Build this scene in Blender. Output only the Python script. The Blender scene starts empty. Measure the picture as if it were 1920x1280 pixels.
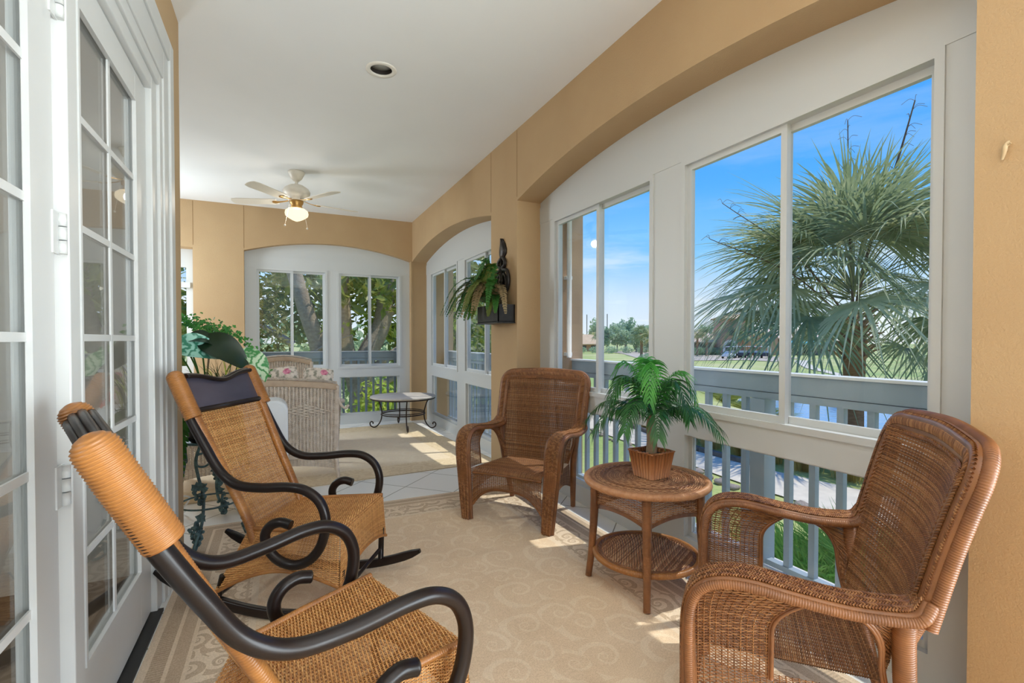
import bpy, math, random
import numpy as np
from math import sin, cos, pi, radians, sqrt, atan2
SC = bpy.context.scene
COL = SC.collection
rng = np.random.default_rng(11)
random.seed(5)

# ------------------------------------------------------------------ helpers
def V(*a): return np.array(a, float)
def nrm(a):
    a = np.asarray(a, float); return a/np.maximum(np.linalg.norm(a, axis=-1, keepdims=True), 1e-9)

class MB:
    """collects geometry for ONE mesh"""
    def __init__(s): s.v=[]; s.q=[]; s.t=[]; s.g=[]; s.n=0
    def add(s, v, q=None, t=None, smooth=True, ng=None):
        v=np.asarray(v,float).reshape(-1,3)
        if q is not None and len(q): s.q.append((np.asarray(q,int)+s.n, smooth))
        if t is not None and len(t): s.t.append((np.asarray(t,int)+s.n, smooth))
        for f in (ng or []): s.g.append(([i+s.n for i in f], smooth))
        s.v.append(v); s.n+=len(v); return s
    def xf(s, M3=None, loc=(0,0,0)):
        M3=np.eye(3) if M3 is None else M3
        s.v=[a@np.asarray(M3).T+np.asarray(loc,float) for a in s.v]; return s
    def merge(s, o):
        for a,sm in o.q: s.q.append((a+s.n,sm))
        for a,sm in o.t: s.t.append((a+s.n,sm))
        for f,sm in o.g: s.g.append(([i+s.n for i in f],sm))
        s.v+=o.v; s.n+=o.n; return s
    def box(s, c, d, rz=0.0, M=None):
        x,y,z=[k/2 for k in d]
        p=V((-x,-y,-z),(x,-y,-z),(x,y,-z),(-x,y,-z),(-x,-y,z),(x,-y,z),(x,y,z),(-x,y,z))
        if M is not None: p=p@np.asarray(M).T
        if rz: p=p@np.array([[cos(rz),sin(rz),0],[-sin(rz),cos(rz),0],[0,0,1]])
        return s.add(p+np.asarray(c,float),[(0,3,2,1),(4,5,6,7),(0,1,5,4),(1,2,6,5),(2,3,7,6),(3,0,4,7)],smooth=False)
    def bb(s, x0,x1,y0,y1,z0,z1):
        return s.box(((x0+x1)/2,(y0+y1)/2,(z0+z1)/2),(abs(x1-x0),abs(y1-y0),abs(z1-z0)))
    def hexa(s, p): return s.add(p,[(0,3,2,1),(4,5,6,7),(0,1,5,4),(1,2,6,5),(2,3,7,6),(3,0,4,7)],smooth=False)
    def grid(s, P, smooth=True, cu=False, cv=False):
        P=np.asarray(P,float); a,b=P.shape[:2]
        I=np.arange(a*b).reshape(a,b)
        if cu: I=np.vstack([I,I[:1]])
        if cv: I=np.hstack([I,I[:,:1]])
        q=np.stack([I[:-1,:-1],I[1:,:-1],I[1:,1:],I[:-1,1:]],-1).reshape(-1,4)
        return s.add(P,q,smooth=smooth)
    def rings(s, R, cap=True, closed=False):
        """R (m,k,3): m rings of k points"""
        R=np.asarray(R,float); m,k=R.shape[:2]; n0=s.n
        s.grid(R,cu=closed,cv=True)
        if cap and not closed: s.g.append(([n0+i for i in range(k)][::-1],False)); s.g.append(([n0+(m-1)*k+i for i in range(k)],False))
        return s
    def tube(s, path, r, k=8, cap=True, closed=False, up=None, flat=(1,1)):
        p=np.asarray(path,float); m=len(p)
        T,N,B=frames(p,closed,up)
        r=np.broadcast_to(np.asarray(r,float),(m,))
        a=np.arange(k)*2*pi/k
        R=p[:,None]+r[:,None,None]*(N[:,None]*np.cos(a)[None,:,None]*flat[0]+B[:,None]*np.sin(a)[None,:,None]*flat[1])
        return s.rings(R,cap,closed)
    def rod(s, a, b, r, k=8, r2=None): return s.tube([a,b],[r,r if r2 is None else r2],k)
    def wrap(s, path, r, pitch=.005, k=12, depth=.09, cap=True, flat=(1,1), up=None, dome=0):
        """tube wound with cane: a ridge for every turn"""
        p=resample(path,pitch/4); m=len(p); i=np.arange(m)
        rr=np.interp(np.linspace(0,1,m),np.linspace(0,1,len(np.atleast_1d(r))),np.atleast_1d(r)) if np.ndim(r) else np.full(m,r)
        rr=rr*(1-depth*np.array([.0,.35,1,.35])[i%4])
        if dome: 
            L=max(int(dome/(pitch/4)),2); t=np.clip(np.arange(m)/L,0,1); rr=rr*np.sqrt(np.clip(1-(1-t)**2,.02,1))
        return s.tube(p,rr,k,cap,flat=flat,up=up)
    def sweep(s, path, prof, side=None, normal=None, sc=None, cap=True):
        """2-D profile (a along side, b along normal) swept along path"""
        p=np.asarray(path,float); T=tang(p); prof=np.asarray(prof,float)
        if side is not None: S=np.broadcast_to(np.asarray(side,float),p.shape); N=nrm(np.cross(S,T))
        else: N0=np.broadcast_to(np.asarray(normal,float),p.shape); S=nrm(np.cross(T,N0)); N=nrm(np.cross(S,T))
        sc=np.ones((len(p),2)) if sc is None else np.asarray(sc,float)
        R=p[:,None]+S[:,None]*(prof[None,:,0]*sc[:,:1])[...,None]+N[:,None]*(prof[None,:,1]*sc[:,1:])[...,None]
        return s.rings(R,cap)
    def lathe(s, prof, n=24, c=(0,0,0), cap=True):
        pr=np.asarray(prof,float); a=np.arange(n)*2*pi/n
        R=np.stack([pr[:,None,0]*np.cos(a),pr[:,None,0]*np.sin(a),np.repeat(pr[:,None,1],n,1)],-1)+np.asarray(c,float)
        return s.rings(R,cap)
    def ball(s, c, r, nu=10, nv=6):
        r=np.broadcast_to(np.asarray(r,float),(3,)); u=np.arange(nu)*2*pi/nu; w=np.linspace(-pi/2*.98,pi/2*.98,nv+1)
        R=np.stack([np.cos(w)[:,None]*np.cos(u)*r[0],np.cos(w)[:,None]*np.sin(u)*r[1],np.repeat(np.sin(w)[:,None],nu,1)*r[2]],-1)
        return s.rings(R+np.asarray(c,float))
    def prism(s, poly, d, mapf):
        """2-D outline extruded: mapf(a,b,t)->xyz for t in 0..d"""
        n=len(poly); v=[mapf(a,b,0) for a,b in poly]+[mapf(a,b,d) for a,b in poly]
        q=[(i,(i+1)%n,n+(i+1)%n,n+i) for i in range(n)]
        return s.add(v,q,smooth=False,ng=[list(range(n))[::-1],list(range(n,2*n))])
    def weave(s, P, nw, nv, amp=.003, hw=.42, ht=.0016, seg=4, wr=.0016, jit=.12, closed=False, alt=1.0, warp=True):
        """real basket weave over surface P(u,v): nw warps along v, nv wefts along u"""
        m=nw*seg+1; u=np.linspace(0,1,m); v=(np.arange(nv)+.5)/nv
        v=v[:,None]+ (rng.random((nv,1))-.5)*jit/nv + 0*u[None]
        U=u[None]+0*v
        e=1e-3
        Pc=P(U,v); Pu=nrm(P(np.minimum(U+e,1),v)-P(np.maximum(U-e,0),v)); Pvr=P(U,np.minimum(v+.5/nv,1))-P(U,np.maximum(v-.5/nv,0))
        pitch=np.linalg.norm(Pvr,axis=-1,keepdims=True); N=nrm(np.cross(Pu,nrm(Pvr))); S=np.cross(N,Pu)
        ph=pi*(U*nw-.5)+pi*alt*np.arange(nv)[:,None] if alt else 2*pi*(U*nw-.5)+0*v
        off=amp*np.cos(ph)*(1+.25*(rng.random((nv,1))-.5))
        c=Pc+N*off[...,None]
        hwv=pitch*hw*(1+.2*(rng.random((nv,m,1))-.5))
        ring=np.stack([c+S*hwv,c+N*ht,c-S*hwv,c-N*ht],2)      # nv,m,4,3
        k=4; I=np.arange(nv*m*k).reshape(nv,m,k); J=np.roll(I,-1,2)
        q=np.stack([I[:,:-1],I[:,1:],J[:,1:],J[:,:-1]],-1).reshape(-1,4)
        s.add(ring,q)
        if warp:
            mv=max(nv//3,6); vv=np.linspace(0,1,mv); uu=(np.arange(nw)+.5)/nw
            UU=uu[:,None]+0*vv[None]; VV=vv[None]+0*UU
            Pc=P(UU,VV); Pv=nrm(P(UU,np.minimum(VV+e,1))-P(UU,np.maximum(VV-e,0))); Pu=nrm(P(np.minimum(UU+e,1),VV)-P(np.maximum(UU-e,0),VV))
            N=nrm(np.cross(Pu,Pv)); S=np.cross(Pv,N)
            ring=np.stack([Pc+S*wr,Pc+N*wr*.8,Pc-S*wr,Pc-N*wr*.8],2)
            I=np.arange(nw*mv*k).reshape(nw,mv,k); J=np.roll(I,-1,2)
            q=np.stack([I[:,:-1],J[:,:-1],J[:,1:],I[:,1:]],-1).reshape(-1,4)
            s.add(ring,q)
        return s
    def mesh(s, name):
        me=bpy.data.meshes.new(name)
        v=np.concatenate(s.v) if s.v else np.zeros((0,3))
        loops=[];starts=[];tot=0;sm=[]
        for a,f in s.q: 
            loops.append(a.ravel()); starts.append(tot+4*np.arange(len(a))); tot+=4*len(a); sm.append(np.full(len(a),f))
        for a,f in s.t:
            loops.append(a.ravel()); starts.append(tot+3*np.arange(len(a))); tot+=3*len(a); sm.append(np.full(len(a),f))
        for a,f in s.g:
            loops.append(np.array(a)); starts.append(np.array([tot])); tot+=len(a); sm.append(np.array([f]))
        loops=np.concatenate(loops).astype(np.int32); starts=np.concatenate(starts).astype(np.int32); sm=np.concatenate(sm).astype(bool)
        me.vertices.add(len(v)); me.vertices.foreach_set('co',v.astype(np.float32).ravel())
        me.loops.add(len(loops)); me.loops.foreach_set('vertex_index',loops)
        me.polygons.add(len(starts)); me.polygons.foreach_set('loop_start',starts)
        me.polygons.foreach_set('use_smooth',sm)
        me.update(calc_edges=True); me.validate()
        return me

def tang(p,closed=False):
    p=np.asarray(p,float)
    if closed: return nrm(np.roll(p,-1,0)-np.roll(p,1,0))
    d=np.gradient(p,axis=0) if len(p)>2 else np.repeat(p[1:]-p[:1],2,0)
    return nrm(d)
def frames(p,closed=False,up=None):
    T=tang(p,closed); m=len(p); N=np.zeros_like(p)
    a=np.asarray(up,float) if up is not None else V(0,0,1)
    if abs(T[0]@a)>.95: a=V(1,0,0)
    N[0]=nrm(a-T[0]*(a@T[0]))
    for i in range(1,m):
        n=N[i-1]-T[i]*(N[i-1]@T[i]); N[i]=n/max(np.linalg.norm(n),1e-9)
    return T,N,np.cross(T,N)
def spline(pts,n=40,closed=False):
    p=np.asarray(pts,float); m=len(p)
    if closed: q=np.vstack([p[-1:],p,p[:2]]); k=m
    else: q=np.vstack([2*p[0]-p[1],p,2*p[-1]-p[-2]]); k=m-1
    t=np.linspace(0,k,n,endpoint=not closed); i=np.minimum(t.astype(int),k-1); f=(t-i)[:,None]
    a,b,c,d=q[i],q[i+1],q[i+2],q[i+3]
    return .5*((2*b)+(c-a)*f+(2*a-5*b+4*c-d)*f*f+(3*b-a-3*c+d)*f**3)
def resample(p,step):
    p=np.asarray(p,float); L=np.r_[0,np.cumsum(np.linalg.norm(np.diff(p,axis=0),axis=1))]
    n=max(int(L[-1]/step),2)+1; t=np.linspace(0,L[-1],n)
    return np.stack([np.interp(t,L,p[:,i]) for i in range(3)],1)
def rrect(w,h,r,n=3):
    o=[]
    for cx,cy,a0 in((w/2-r,h/2-r,0),(-w/2+r,h/2-r,pi/2),(-w/2+r,-h/2+r,pi),(w/2-r,-h/2+r,1.5*pi)):
        for i in range(n+1): a=a0+i*pi/2/n; o.append((cx+r*cos(a),cy+r*sin(a)))
    return o
def Rz(a): return np.array([[cos(a),-sin(a),0],[sin(a),cos(a),0],[0,0,1]])

def obj(name, mb, m, parent=None, bevel=0, loc=None, rz=0):
    o=bpy.data.objects.new(name, mb.mesh(name) if isinstance(mb,MB) else mb); COL.objects.link(o)
    if m is not None and not o.data.materials: o.data.materials.append(m)
    if parent is not None: o.parent=parent
    if loc is not None: o.location=loc
    if rz: o.rotation_euler=(0,0,rz)
    if bevel:
        b=o.modifiers.new('bevel','BEVEL'); b.width=bevel; b.segments=2; b.limit_method='ANGLE'
    return o
def tag(o,label,cat,group=None,kind=None):
    o['label']=label; o['category']=cat
    if group: o['group']=group
    if kind: o['kind']=kind
    return o
def thing(name,label,cat,loc=(0,0,0),rz=0,group=None):
    o=bpy.data.objects.new(name,None); COL.objects.link(o); o.empty_display_size=.1
    o.location=loc; o.rotation_euler=(0,0,rz); return tag(o,label,cat,group)
def struct(name,mb,m,parent=None,bevel=0):
    o=obj(name,mb,m,parent,bevel)
    if parent is None: o['kind']='structure'
    return o
def dup(root,loc,rz=0,label=None,scale=None):
    r=root.copy(); COL.objects.link(r); r.location=loc; r.rotation_euler=(0,0,rz)
    if scale: r.scale=(scale,)*3 if np.isscalar(scale) else scale
    if label: r['label']=label
    for ch in list(root.children):
        c=ch.copy(); COL.objects.link(c); c.parent=r
        for g in list(ch.children):
            d=g.copy(); COL.objects.link(d); d.parent=c
    return r

# ------------------------------------------------------------------ materials
def lin(c):
    c=np.array(c,float)/255; return tuple(np.where(c<=.04045,c/12.92,((c+.055)/1.055)**2.4))+(1.,)
class NT:
    def __init__(s,m): s.m=m; s.t=m.node_tree; s.n=s.t.nodes; s.b=s.n.get('Principled BSDF'); s.out=s.n.get('Material Output')
    def new(s,ty,**k):
        n=s.n.new(ty)
        for a,b in k.items(): setattr(n,a,b)
        return n
    def link(s,a,b): s.t.links.new(a,b)
    def coord(s,kind='Object',scale=(1,1,1),rot=(0,0,0)):
        c=s.new('ShaderNodeTexCoord'); mp=s.new('ShaderNodeMapping'); s.link(c.outputs[kind],mp.inputs[0])
        mp.inputs['Scale'].default_value=scale; mp.inputs['Rotation'].default_value=rot; return mp.outputs[0]
    def noise(s,vec,scale,detail=3,rough=.55):
        n=s.new('ShaderNodeTexNoise'); n.inputs['Scale'].default_value=scale; n.inputs['Detail'].default_value=detail; n.inputs['Roughness'].default_value=rough
        if vec is not None: s.link(vec,n.inputs['Vector'])
        return n
    def ramp(s,fac,stops):
        r=s.new('ShaderNodeValToRGB'); e=r.color_ramp.elements
        while len(e)<len(stops): e.new(.5)
        for i,(p,c) in enumerate(stops): e[i].position=p; e[i].color=c
        s.link(fac,r.inputs[0]); return r.outputs[0]
    def mix(s,f,a,b,mode='MIX'):
        m=s.new('ShaderNodeMix',data_type='RGBA',blend_type=mode)
        for inp,x in((m.inputs[0],f),(m.inputs[6],a),(m.inputs[7],b)):
            if hasattr(x,'is_output') or hasattr(x,'links'): s.link(x,inp)
            else: inp.default_value=x
        return m.outputs[2]
    def math(s,op,a,b=0.,c=None):
        m=s.new('ShaderNodeMath',operation=op)
        for i,x in enumerate((a,b,c)):
            if x is None: continue
            if hasattr(x,'links'): s.link(x,m.inputs[i])
            else: m.inputs[i].default_value=x
        return m.outputs[0]
    def bump(s,h,strength=.3,dist=.01):
        b=s.new('ShaderNodeBump'); b.inputs['Strength'].default_value=strength; b.inputs['Distance'].default_value=dist
        s.link(h,b.inputs['Height']); s.link(b.outputs[0],s.b.inputs['Normal']); return b
def mat(name,c,rough=.5,var=None,vscale=6,bump=None,metal=0,coat=0,sss=0,spec=None,stretch=(1,1,1),trans=None):
    m=bpy.data.materials.new(name); m.use_nodes=True; k=NT(m); b=k.b
    b.inputs['Base Color'].default_value=lin(c); b.inputs['Roughness'].default_value=rough; b.inputs['Metallic'].default_value=metal
    if spec is not None: b.inputs['Specular IOR Level'].default_value=spec
    if coat: b.inputs['Coat Weight'].default_value=coat; b.inputs['Coat Roughness'].default_value=.12
    if var is not None:
        n=k.noise(k.coord('Object',stretch),vscale)
        k.link(k.ramp(n.outputs[0],[(.3,lin(c)),(.7,lin(var))]),b.inputs['Base Color'])
    if bump: 
        n=k.noise(k.coord(),bump[0],4,.6); k.bump(n.outputs[0],bump[1],bump[2] if len(bump)>2 else .005)
    if trans:   # leaves: some light passes through
        t=k.new('ShaderNodeBsdfTranslucent'); mx=k.new('ShaderNodeMixShader'); mx.inputs[0].default_value=trans
        src=b.inputs['Base Color'].links
        if src: k.link(src[0].from_socket,t.inputs[0])
        else: t.inputs[0].default_value=lin(c)
        k.link(b.outputs[0],mx.inputs[1]); k.link(t.outputs[0],mx.inputs[2]); k.link(mx.outputs[0],k.out.inputs[0])
    return m
def strandmat(name,cols,rough=.45,coat=.15):
    m=bpy.data.materials.new(name); m.use_nodes=True; k=NT(m)
    g=k.new('ShaderNodeNewGeometry'); n=k.noise(k.coord(),30,3)
    f=k.math('ADD',k.math('MULTIPLY',g.outputs['Random Per Island'],.65),k.math('MULTIPLY',n.outputs[0],.5))
    k.link(k.ramp(f,[(.15,lin(cols[0])),(.5,lin(cols[1])),(.9,lin(cols[2]))]),k.b.inputs['Base Color'])
    k.b.inputs['Roughness'].default_value=rough; k.b.inputs['Coat Weight'].default_value=coat; k.b.inputs['Coat Roughness'].default_value=.2; return m
M={}
M['stucco']=mat('stucco',(192,164,126),.9,(185,156,119),1.6,(140,.5,.004))
M['stucco_out']=mat('stucco_exterior',(190,162,135),.95,(180,150,124),2,(140,.6,.004))
M['ceiling']=mat('ceiling_paint',(238,240,242),.95,(234,236,238),1.2,(90,.08,.002))
M['vinyl']=mat('white_vinyl',(204,209,212),.42)
M['door']=mat('white_door_paint',(206,208,207),.35,(200,202,201),3)
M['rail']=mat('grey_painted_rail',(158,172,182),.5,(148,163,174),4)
M['slab']=mat('concrete_slab',(225,222,214),.9,(214,210,202),5)
M['rubber']=mat('black_threshold',(44,44,44),.6)
M['cane']=mat('honey_cane',(170,114,56),.42,(134,84,38),9,coat=.15)
M['canew']=strandmat('honey_weave',((168,112,58),(202,146,84),(222,170,106)))
M['wick']=mat('brown_wicker',(140,90,50),.45,(104,64,34),11,coat=.2)
M['wickd']=strandmat('brown_wicker_weave',((98,60,32),(136,88,50),(168,120,76)))
M['tabl']=strandmat('table_wicker',((124,80,52),(168,116,78),(206,162,122)))
M['espresso']=mat('espresso_wood',(32,22,19),.34,(22,15,13),8,coat=.1,spec=.3,stretch=(1,1,.2))
M['panel']=mat('dark_panel_window_sheen',(74,70,82),.3,(62,58,70),5,coat=.3,stretch=(6,1,1))  # dark board; the window's reflection is put into its bluish colour
M['whwick']=mat('whitewashed_wicker',(222,212,200),.7,(196,182,168),20)
M['whtrim']=mat('weathered_trim',(196,176,154),.65,(180,158,136),15)
M['plastic']=mat('white_plastic',(226,232,238),.3)
M['iron']=mat('dark_iron',(58,48,44),.5,metal=.6)
M['stone']=mat('pale_stone_top',(196,190,182),.55,(176,170,164),12)
M['verdi']=mat('verdigris_iron',(104,136,138),.6,(58,76,80),30,metal=.3)
M['black']=mat('black_metal',(34,30,29),.4,(50,44,40),20,metal=.4)
M['bamboo']=mat('bamboo_slats',(190,132,88),.5,(156,100,62),10,stretch=(1,1,.3))
M['soil']=mat('potting_soil',(40,32,28),.95,bump=(80,.8,.01))
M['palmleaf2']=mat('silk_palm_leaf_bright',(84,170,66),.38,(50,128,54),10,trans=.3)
M['railcap']=mat('rail_cap_sun_tone',(226,229,231),.5)  # same paint as the rail; sun on its top put into the colour
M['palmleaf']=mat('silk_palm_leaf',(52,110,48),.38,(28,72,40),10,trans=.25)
M['trunkp']=mat('plant_trunk',(150,128,104),.8,(120,98,78),20)
M['fernleaf']=mat('fern_leaf',(62,122,44),.5,(40,92,36),14,trans=.25)
M['fernmix']=mat('dried_fern_leaf',(120,132,62),.55,(96,112,48),9,trans=.25)
M['fernbrown']=mat('bronze_fern_leaf',(164,146,106),.6,(134,112,78),12,trans=.2)
M['darkleaf']=mat('dark_glossy_leaf',(34,58,38),.35,(26,46,34),6,trans=.12)
M['ivyleaf']=mat('ivy_leaf',(78,154,62),.45,(40,108,56),16,trans=.2)
M['flower']=mat('orange_red_petal',(214,88,52),.6,(190,60,44),20,trans=.2)
M['grassblade']=mat('plant_grass_blade',(92,104,52),.5,(54,70,38),14,trans=.2)
M['fan']=mat('fan_white_metal',(226,220,208),.4)
M['brass']=mat('aged_brass',(190,150,90),.35,metal=.7)
M['lensgrey']=mat('lamp_lens',(196,200,200),.5)
M['baffle']=mat('dark_baffle',(46,40,36),.6)
M['trimring']=mat('lamp_trim_ring',(235,232,225),.5)
M['hook']=mat('beige_plastic_clip',(198,176,140),.6)
M['wire']=mat('white_cable',(225,225,222),.5)
M['interior']=mat('interior_paint',(214,212,206),.9)
M['interior_floor']=mat('interior_floor_wood',(92,76,60),.6)
# outdoors
M['water']=None
M['path']=mat('pale_concrete_path',(236,222,196),.95,(218,204,180),3,(60,.3,.01))
M['lot']=mat('pale_road',(206,188,164),.95,(194,178,156),.4)
M['rock']=mat('path_stone',(176,160,142),.9,(140,126,112),12)
M['curb']=mat('timber_edging',(128,118,104),.9,(104,96,86),6)
M['palmtrunk']=mat('palm_trunk',(184,140,112),.9,(156,114,90),6,(40,.8,.02),stretch=(1,1,3))
M['boot']=mat('palm_boot',(206,164,126),.85,(170,126,94),9)
M['sabal']=mat('sabal_frond',(178,186,136),.38,(134,150,106),3,trans=.45)
M['sabal2']=mat('sabal_frond_pale',(232,226,178),.42,(196,196,140),3,trans=.45)
M['stalk']=mat('palm_stalk',(92,70,54),.8,(120,96,72),9)
M['bark']=mat('magnolia_bark',(186,168,146),.9,(158,140,120),8,(30,.8,.02),stretch=(1,1,2.5))
M['magleaf']=mat('magnolia_leaf',(112,142,64),.3,(180,176,84),5,trans=.45)
M['shrub']=mat('shrub_leaf',(172,204,76),.5,(220,224,100),3,trans=.45)
M['hedge']=mat('hedge_leaf',(122,126,68),.6,(150,148,84),4,trans=.3)
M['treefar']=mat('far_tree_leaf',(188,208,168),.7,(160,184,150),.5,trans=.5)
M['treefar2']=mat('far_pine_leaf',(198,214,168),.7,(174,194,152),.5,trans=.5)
M['grassgold']=mat('golden_grass',(232,208,132),.7,(200,180,106),5,trans=.4)
M['grassgreen']=mat('tall_green_grass',(138,190,92),.5,(96,152,70),5,trans=.4)
M['bank']=mat('pond_bank_grass',(178,176,92),.8,(150,160,80),4,trans=.3)
M['roof']=mat('peach_roof_tiles',(240,212,186),.9,(228,196,168),1)
M['roofb']=mat('tan_roof_tiles',(232,200,160),.9,(220,186,146),1)
M['wallpeach']=mat('peach_wall',(206,160,132),.9,(194,148,122),1)
M['wallgrey']=mat('grey_wall',(150,138,128),.9)  # even grey for the clubhouse hall and wing walls
M['whitetrim']=mat('white_trim',(232,228,222),.7)
M['darkglass']=mat('dark_window_glass',(70,78,84),.2)
M['awning']=mat('teal_awning',(60,178,196),.7)
M['cartw']=mat('cart_white',(228,230,232),.4)
M['cartd']=mat('cart_dark_body',(52,58,72),.35)
M['tyre']=mat('tyre_black',(34,34,36),.7)
M['pole']=mat('net_pole',(120,120,118),.7)
M['net']=None

def glass(name,f0,tint=(1,1,1,1)):
    m=bpy.data.materials.new(name); m.use_nodes=True; k=NT(m); k.n.remove(k.b)
    t=k.new('ShaderNodeBsdfTransparent'); t.inputs[0].default_value=tint
    g=k.new('ShaderNodeBsdfGlossy'); g.inputs['Roughness'].default_value=.0
    ge=k.new('ShaderNodeNewGeometry'); dt=k.new('ShaderNodeVectorMath',operation='DOT_PRODUCT'); k.link(ge.outputs['Normal'],dt.inputs[0]); k.link(ge.outputs['Incoming'],dt.inputs[1])
    fr=k.math('ADD',f0,k.math('MULTIPLY',1-f0,k.math('POWER',k.math('SUBTRACT',1.,k.math('ABSOLUTE',dt.outputs['Value'])),5.)))
    mx=k.new('ShaderNodeMixShader'); k.link(fr,mx.inputs[0]); k.link(t.outputs[0],mx.inputs[1]); k.link(g.outputs[0],mx.inputs[2]); k.link(mx.outputs[0],k.out.inputs[0])
    return m
M['glass']=glass('window_glass',.02,(.97,.985,.98,1))
M['doorglass']=glass('door_glass',.075,(.86,.88,.88,1))

def water():
    m=bpy.data.materials.new('pond_water'); m.use_nodes=True; k=NT(m)
    k.b.inputs['Base Color'].default_value=lin((104,150,196)); k.b.inputs['Roughness'].default_value=.12
    n=k.noise(k.coord('Object',(1,1,1)),2.2,3); k.bump(n.outputs[0],.35,.06); return m
M['water']=water()

def globemat():
    """lit frosted glass: glows, and lets part of the bulb's light through"""
    m=bpy.data.materials.new('glowing_globe'); m.use_nodes=True; k=NT(m); k.n.remove(k.b)
    e=k.new('ShaderNodeEmission'); e.inputs[0].default_value=lin((255,236,200)); e.inputs[1].default_value=1.2
    t=k.new('ShaderNodeBsdfTransparent'); mx=k.new('ShaderNodeMixShader'); mx.inputs[0].default_value=.8
    k.link(t.outputs[0],mx.inputs[1]); k.link(e.outputs[0],mx.inputs[2]); k.link(mx.outputs[0],k.out.inputs[0]); return m
M['globe']=globemat()

def lawn():
    m=bpy.data.materials.new('lawn_grass'); m.use_nodes=True; k=NT(m); c=k.coord()
    n=k.noise(c,.12,4); n2=k.noise(c,9,4)
    a=k.ramp(n.outputs[0],[(.36,lin((150,176,92))),(.5,lin((196,196,116))),(.62,lin((216,204,146)))])
    b=k.mix(.35,a,k.ramp(n2.outputs[0],[(.3,lin((128,154,74))),(.7,lin((206,204,132)))]))
    k.link(b,k.b.inputs['Base Color']); k.b.inputs['Roughness'].default_value=.95; k.bump(n2.outputs[0],.5,.03); return m
M['lawn']=lawn()

def tile():
    m=bpy.data.materials.new('floor_tile'); m.use_nodes=True; k=NT(m)
    c=k.coord('Object',(1,1,1),(0,0,radians(45)))
    b=k.new('ShaderNodeTexBrick'); b.offset=0; b.squash=1; k.link(c,b.inputs[0])
    b.inputs['Color1'].default_value=lin((246,246,243)); b.inputs['Color2'].default_value=lin((242,242,239)); b.inputs['Mortar'].default_value=lin((140,136,126))
    b.inputs['Scale'].default_value=1; b.inputs['Mortar Size'].default_value=.004; b.inputs['Brick Width'].default_value=.45; b.inputs['Row Height'].default_value=.45
    k.link(b.outputs[0],k.b.inputs['Base Color']); k.b.inputs['Roughness'].default_value=.28; return m
M['tile']=tile()

def rugmat(name,x0,x1,y0,y1,field,scroll,band,pale,bands=True):
    """woven rug: banded border with scrolls, tone-on-tone curls in the field"""
    m=bpy.data.materials.new(name); m.use_nodes=True; k=NT(m)
    tc=k.new('ShaderNodeTexCoord'); sp=k.new('ShaderNodeSeparateXYZ'); k.link(tc.outputs['Object'],sp.inputs[0])
    X,Y=sp.outputs[0],sp.outputs[1]
    d=k.math('MINIMUM',k.math('MINIMUM',k.math('SUBTRACT',X,x0),k.math('SUBTRACT',x1,X)),k.math('MINIMUM',k.math('SUBTRACT',Y,y0),k.math('SUBTRACT',y1,Y)))
    def curls(scale,turns,th):
        v=k.new('ShaderNodeTexVoronoi'); v.feature='F1'; v.inputs['Scale'].default_value=scale; v.inputs['Randomness'].default_value=.75
        wn=k.noise(tc.outputs['Object'],scale*.9,2); ad=k.new('ShaderNodeVectorMath',operation='MULTIPLY_ADD')
        k.link(wn.outputs['Color'],ad.inputs[0]); ad.inputs[1].default_value=(.35/scale,)*3; k.link(tc.outputs['Object'],ad.inputs[2])
        k.link(ad.outputs[0],v.inputs['Vector'])
        sb=k.new('ShaderNodeVectorMath',operation='SUBTRACT'); k.link(ad.outputs[0],sb.inputs[0]); k.link(v.outputs['Position'],sb.inputs[1])
        q=k.new('ShaderNodeSeparateXYZ'); k.link(sb.outputs[0],q.inputs[0])
        a=k.math('ARCTAN2',q.outputs[1],q.outputs[0])
        r=k.math('SQRT',k.math('ADD',k.math('MULTIPLY',q.outputs[0],q.outputs[0]),k.math('MULTIPLY',q.outputs[1],q.outputs[1])))
        s=k.math('SINE',k.math('ADD',a,k.math('MULTIPLY',k.math('LOGARITHM',k.math('ADD',r,.01/scale),2.718),turns)))
        return k.math('GREATER_THAN',s,th)
    fine=k.noise(tc.outputs['Object'],220,2); mid=k.noise(tc.outputs['Object'],5,3)
    c1=curls(5.2,-5.,.72); c2=curls(7.5,5.5,.05)
    f=k.mix(c1,lin(field),lin(scroll))
    b=k.mix(c2,lin(pale),lin(band))
    col=k.mix(k.math('GREATER_THAN',d,.36),b,f)
    def line(lo,hi,c,col): return k.mix(k.math('MULTIPLY',k.math('GREATER_THAN',d,lo),k.math('LESS_THAN',d,hi)),col,lin(c))
    if bands:
        col=line(.355,.385,pale,col); col=line(.33,.342,band,col)
        wv=k.math('GREATER_THAN',k.math('SINE',k.math('MULTIPLY',Y,420)),0)
        rib=k.mix(wv,lin(band),lin(tuple(int(v*.8) for v in band)))
        col=k.mix(k.math('MULTIPLY',k.math('GREATER_THAN',d,.03),k.math('LESS_THAN',d,.085)),col,rib)
        col=line(.085,.10,pale,col); col=line(.10,.15,band,col); col=line(.15,.165,pale,col); col=line(-1,.03,tuple(int(v*.95) for v in pale),col)
    else: col=line(-1,.012,tuple(int(v*.75) for v in band),col)
    col=k.mix(.25,col,k.ramp(mid.outputs[0],[(.35,lin(tuple(int(v*.9) for v in field))),(.65,lin(scroll))]))
    col=k.mix(.3,col,k.ramp(fine.outputs[0],[(.35,lin(tuple(int(v*.72) for v in field))),(.65,lin(pale))]))
    k.link(col,k.b.inputs['Base Color']); k.b.inputs['Roughness'].default_value=.95; k.b.inputs['Specular IOR Level'].default_value=.1
    k.bump(k.math('ADD',k.math('MULTIPLY',c1,.5),fine.outputs[0]),.35,.003); return m

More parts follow.
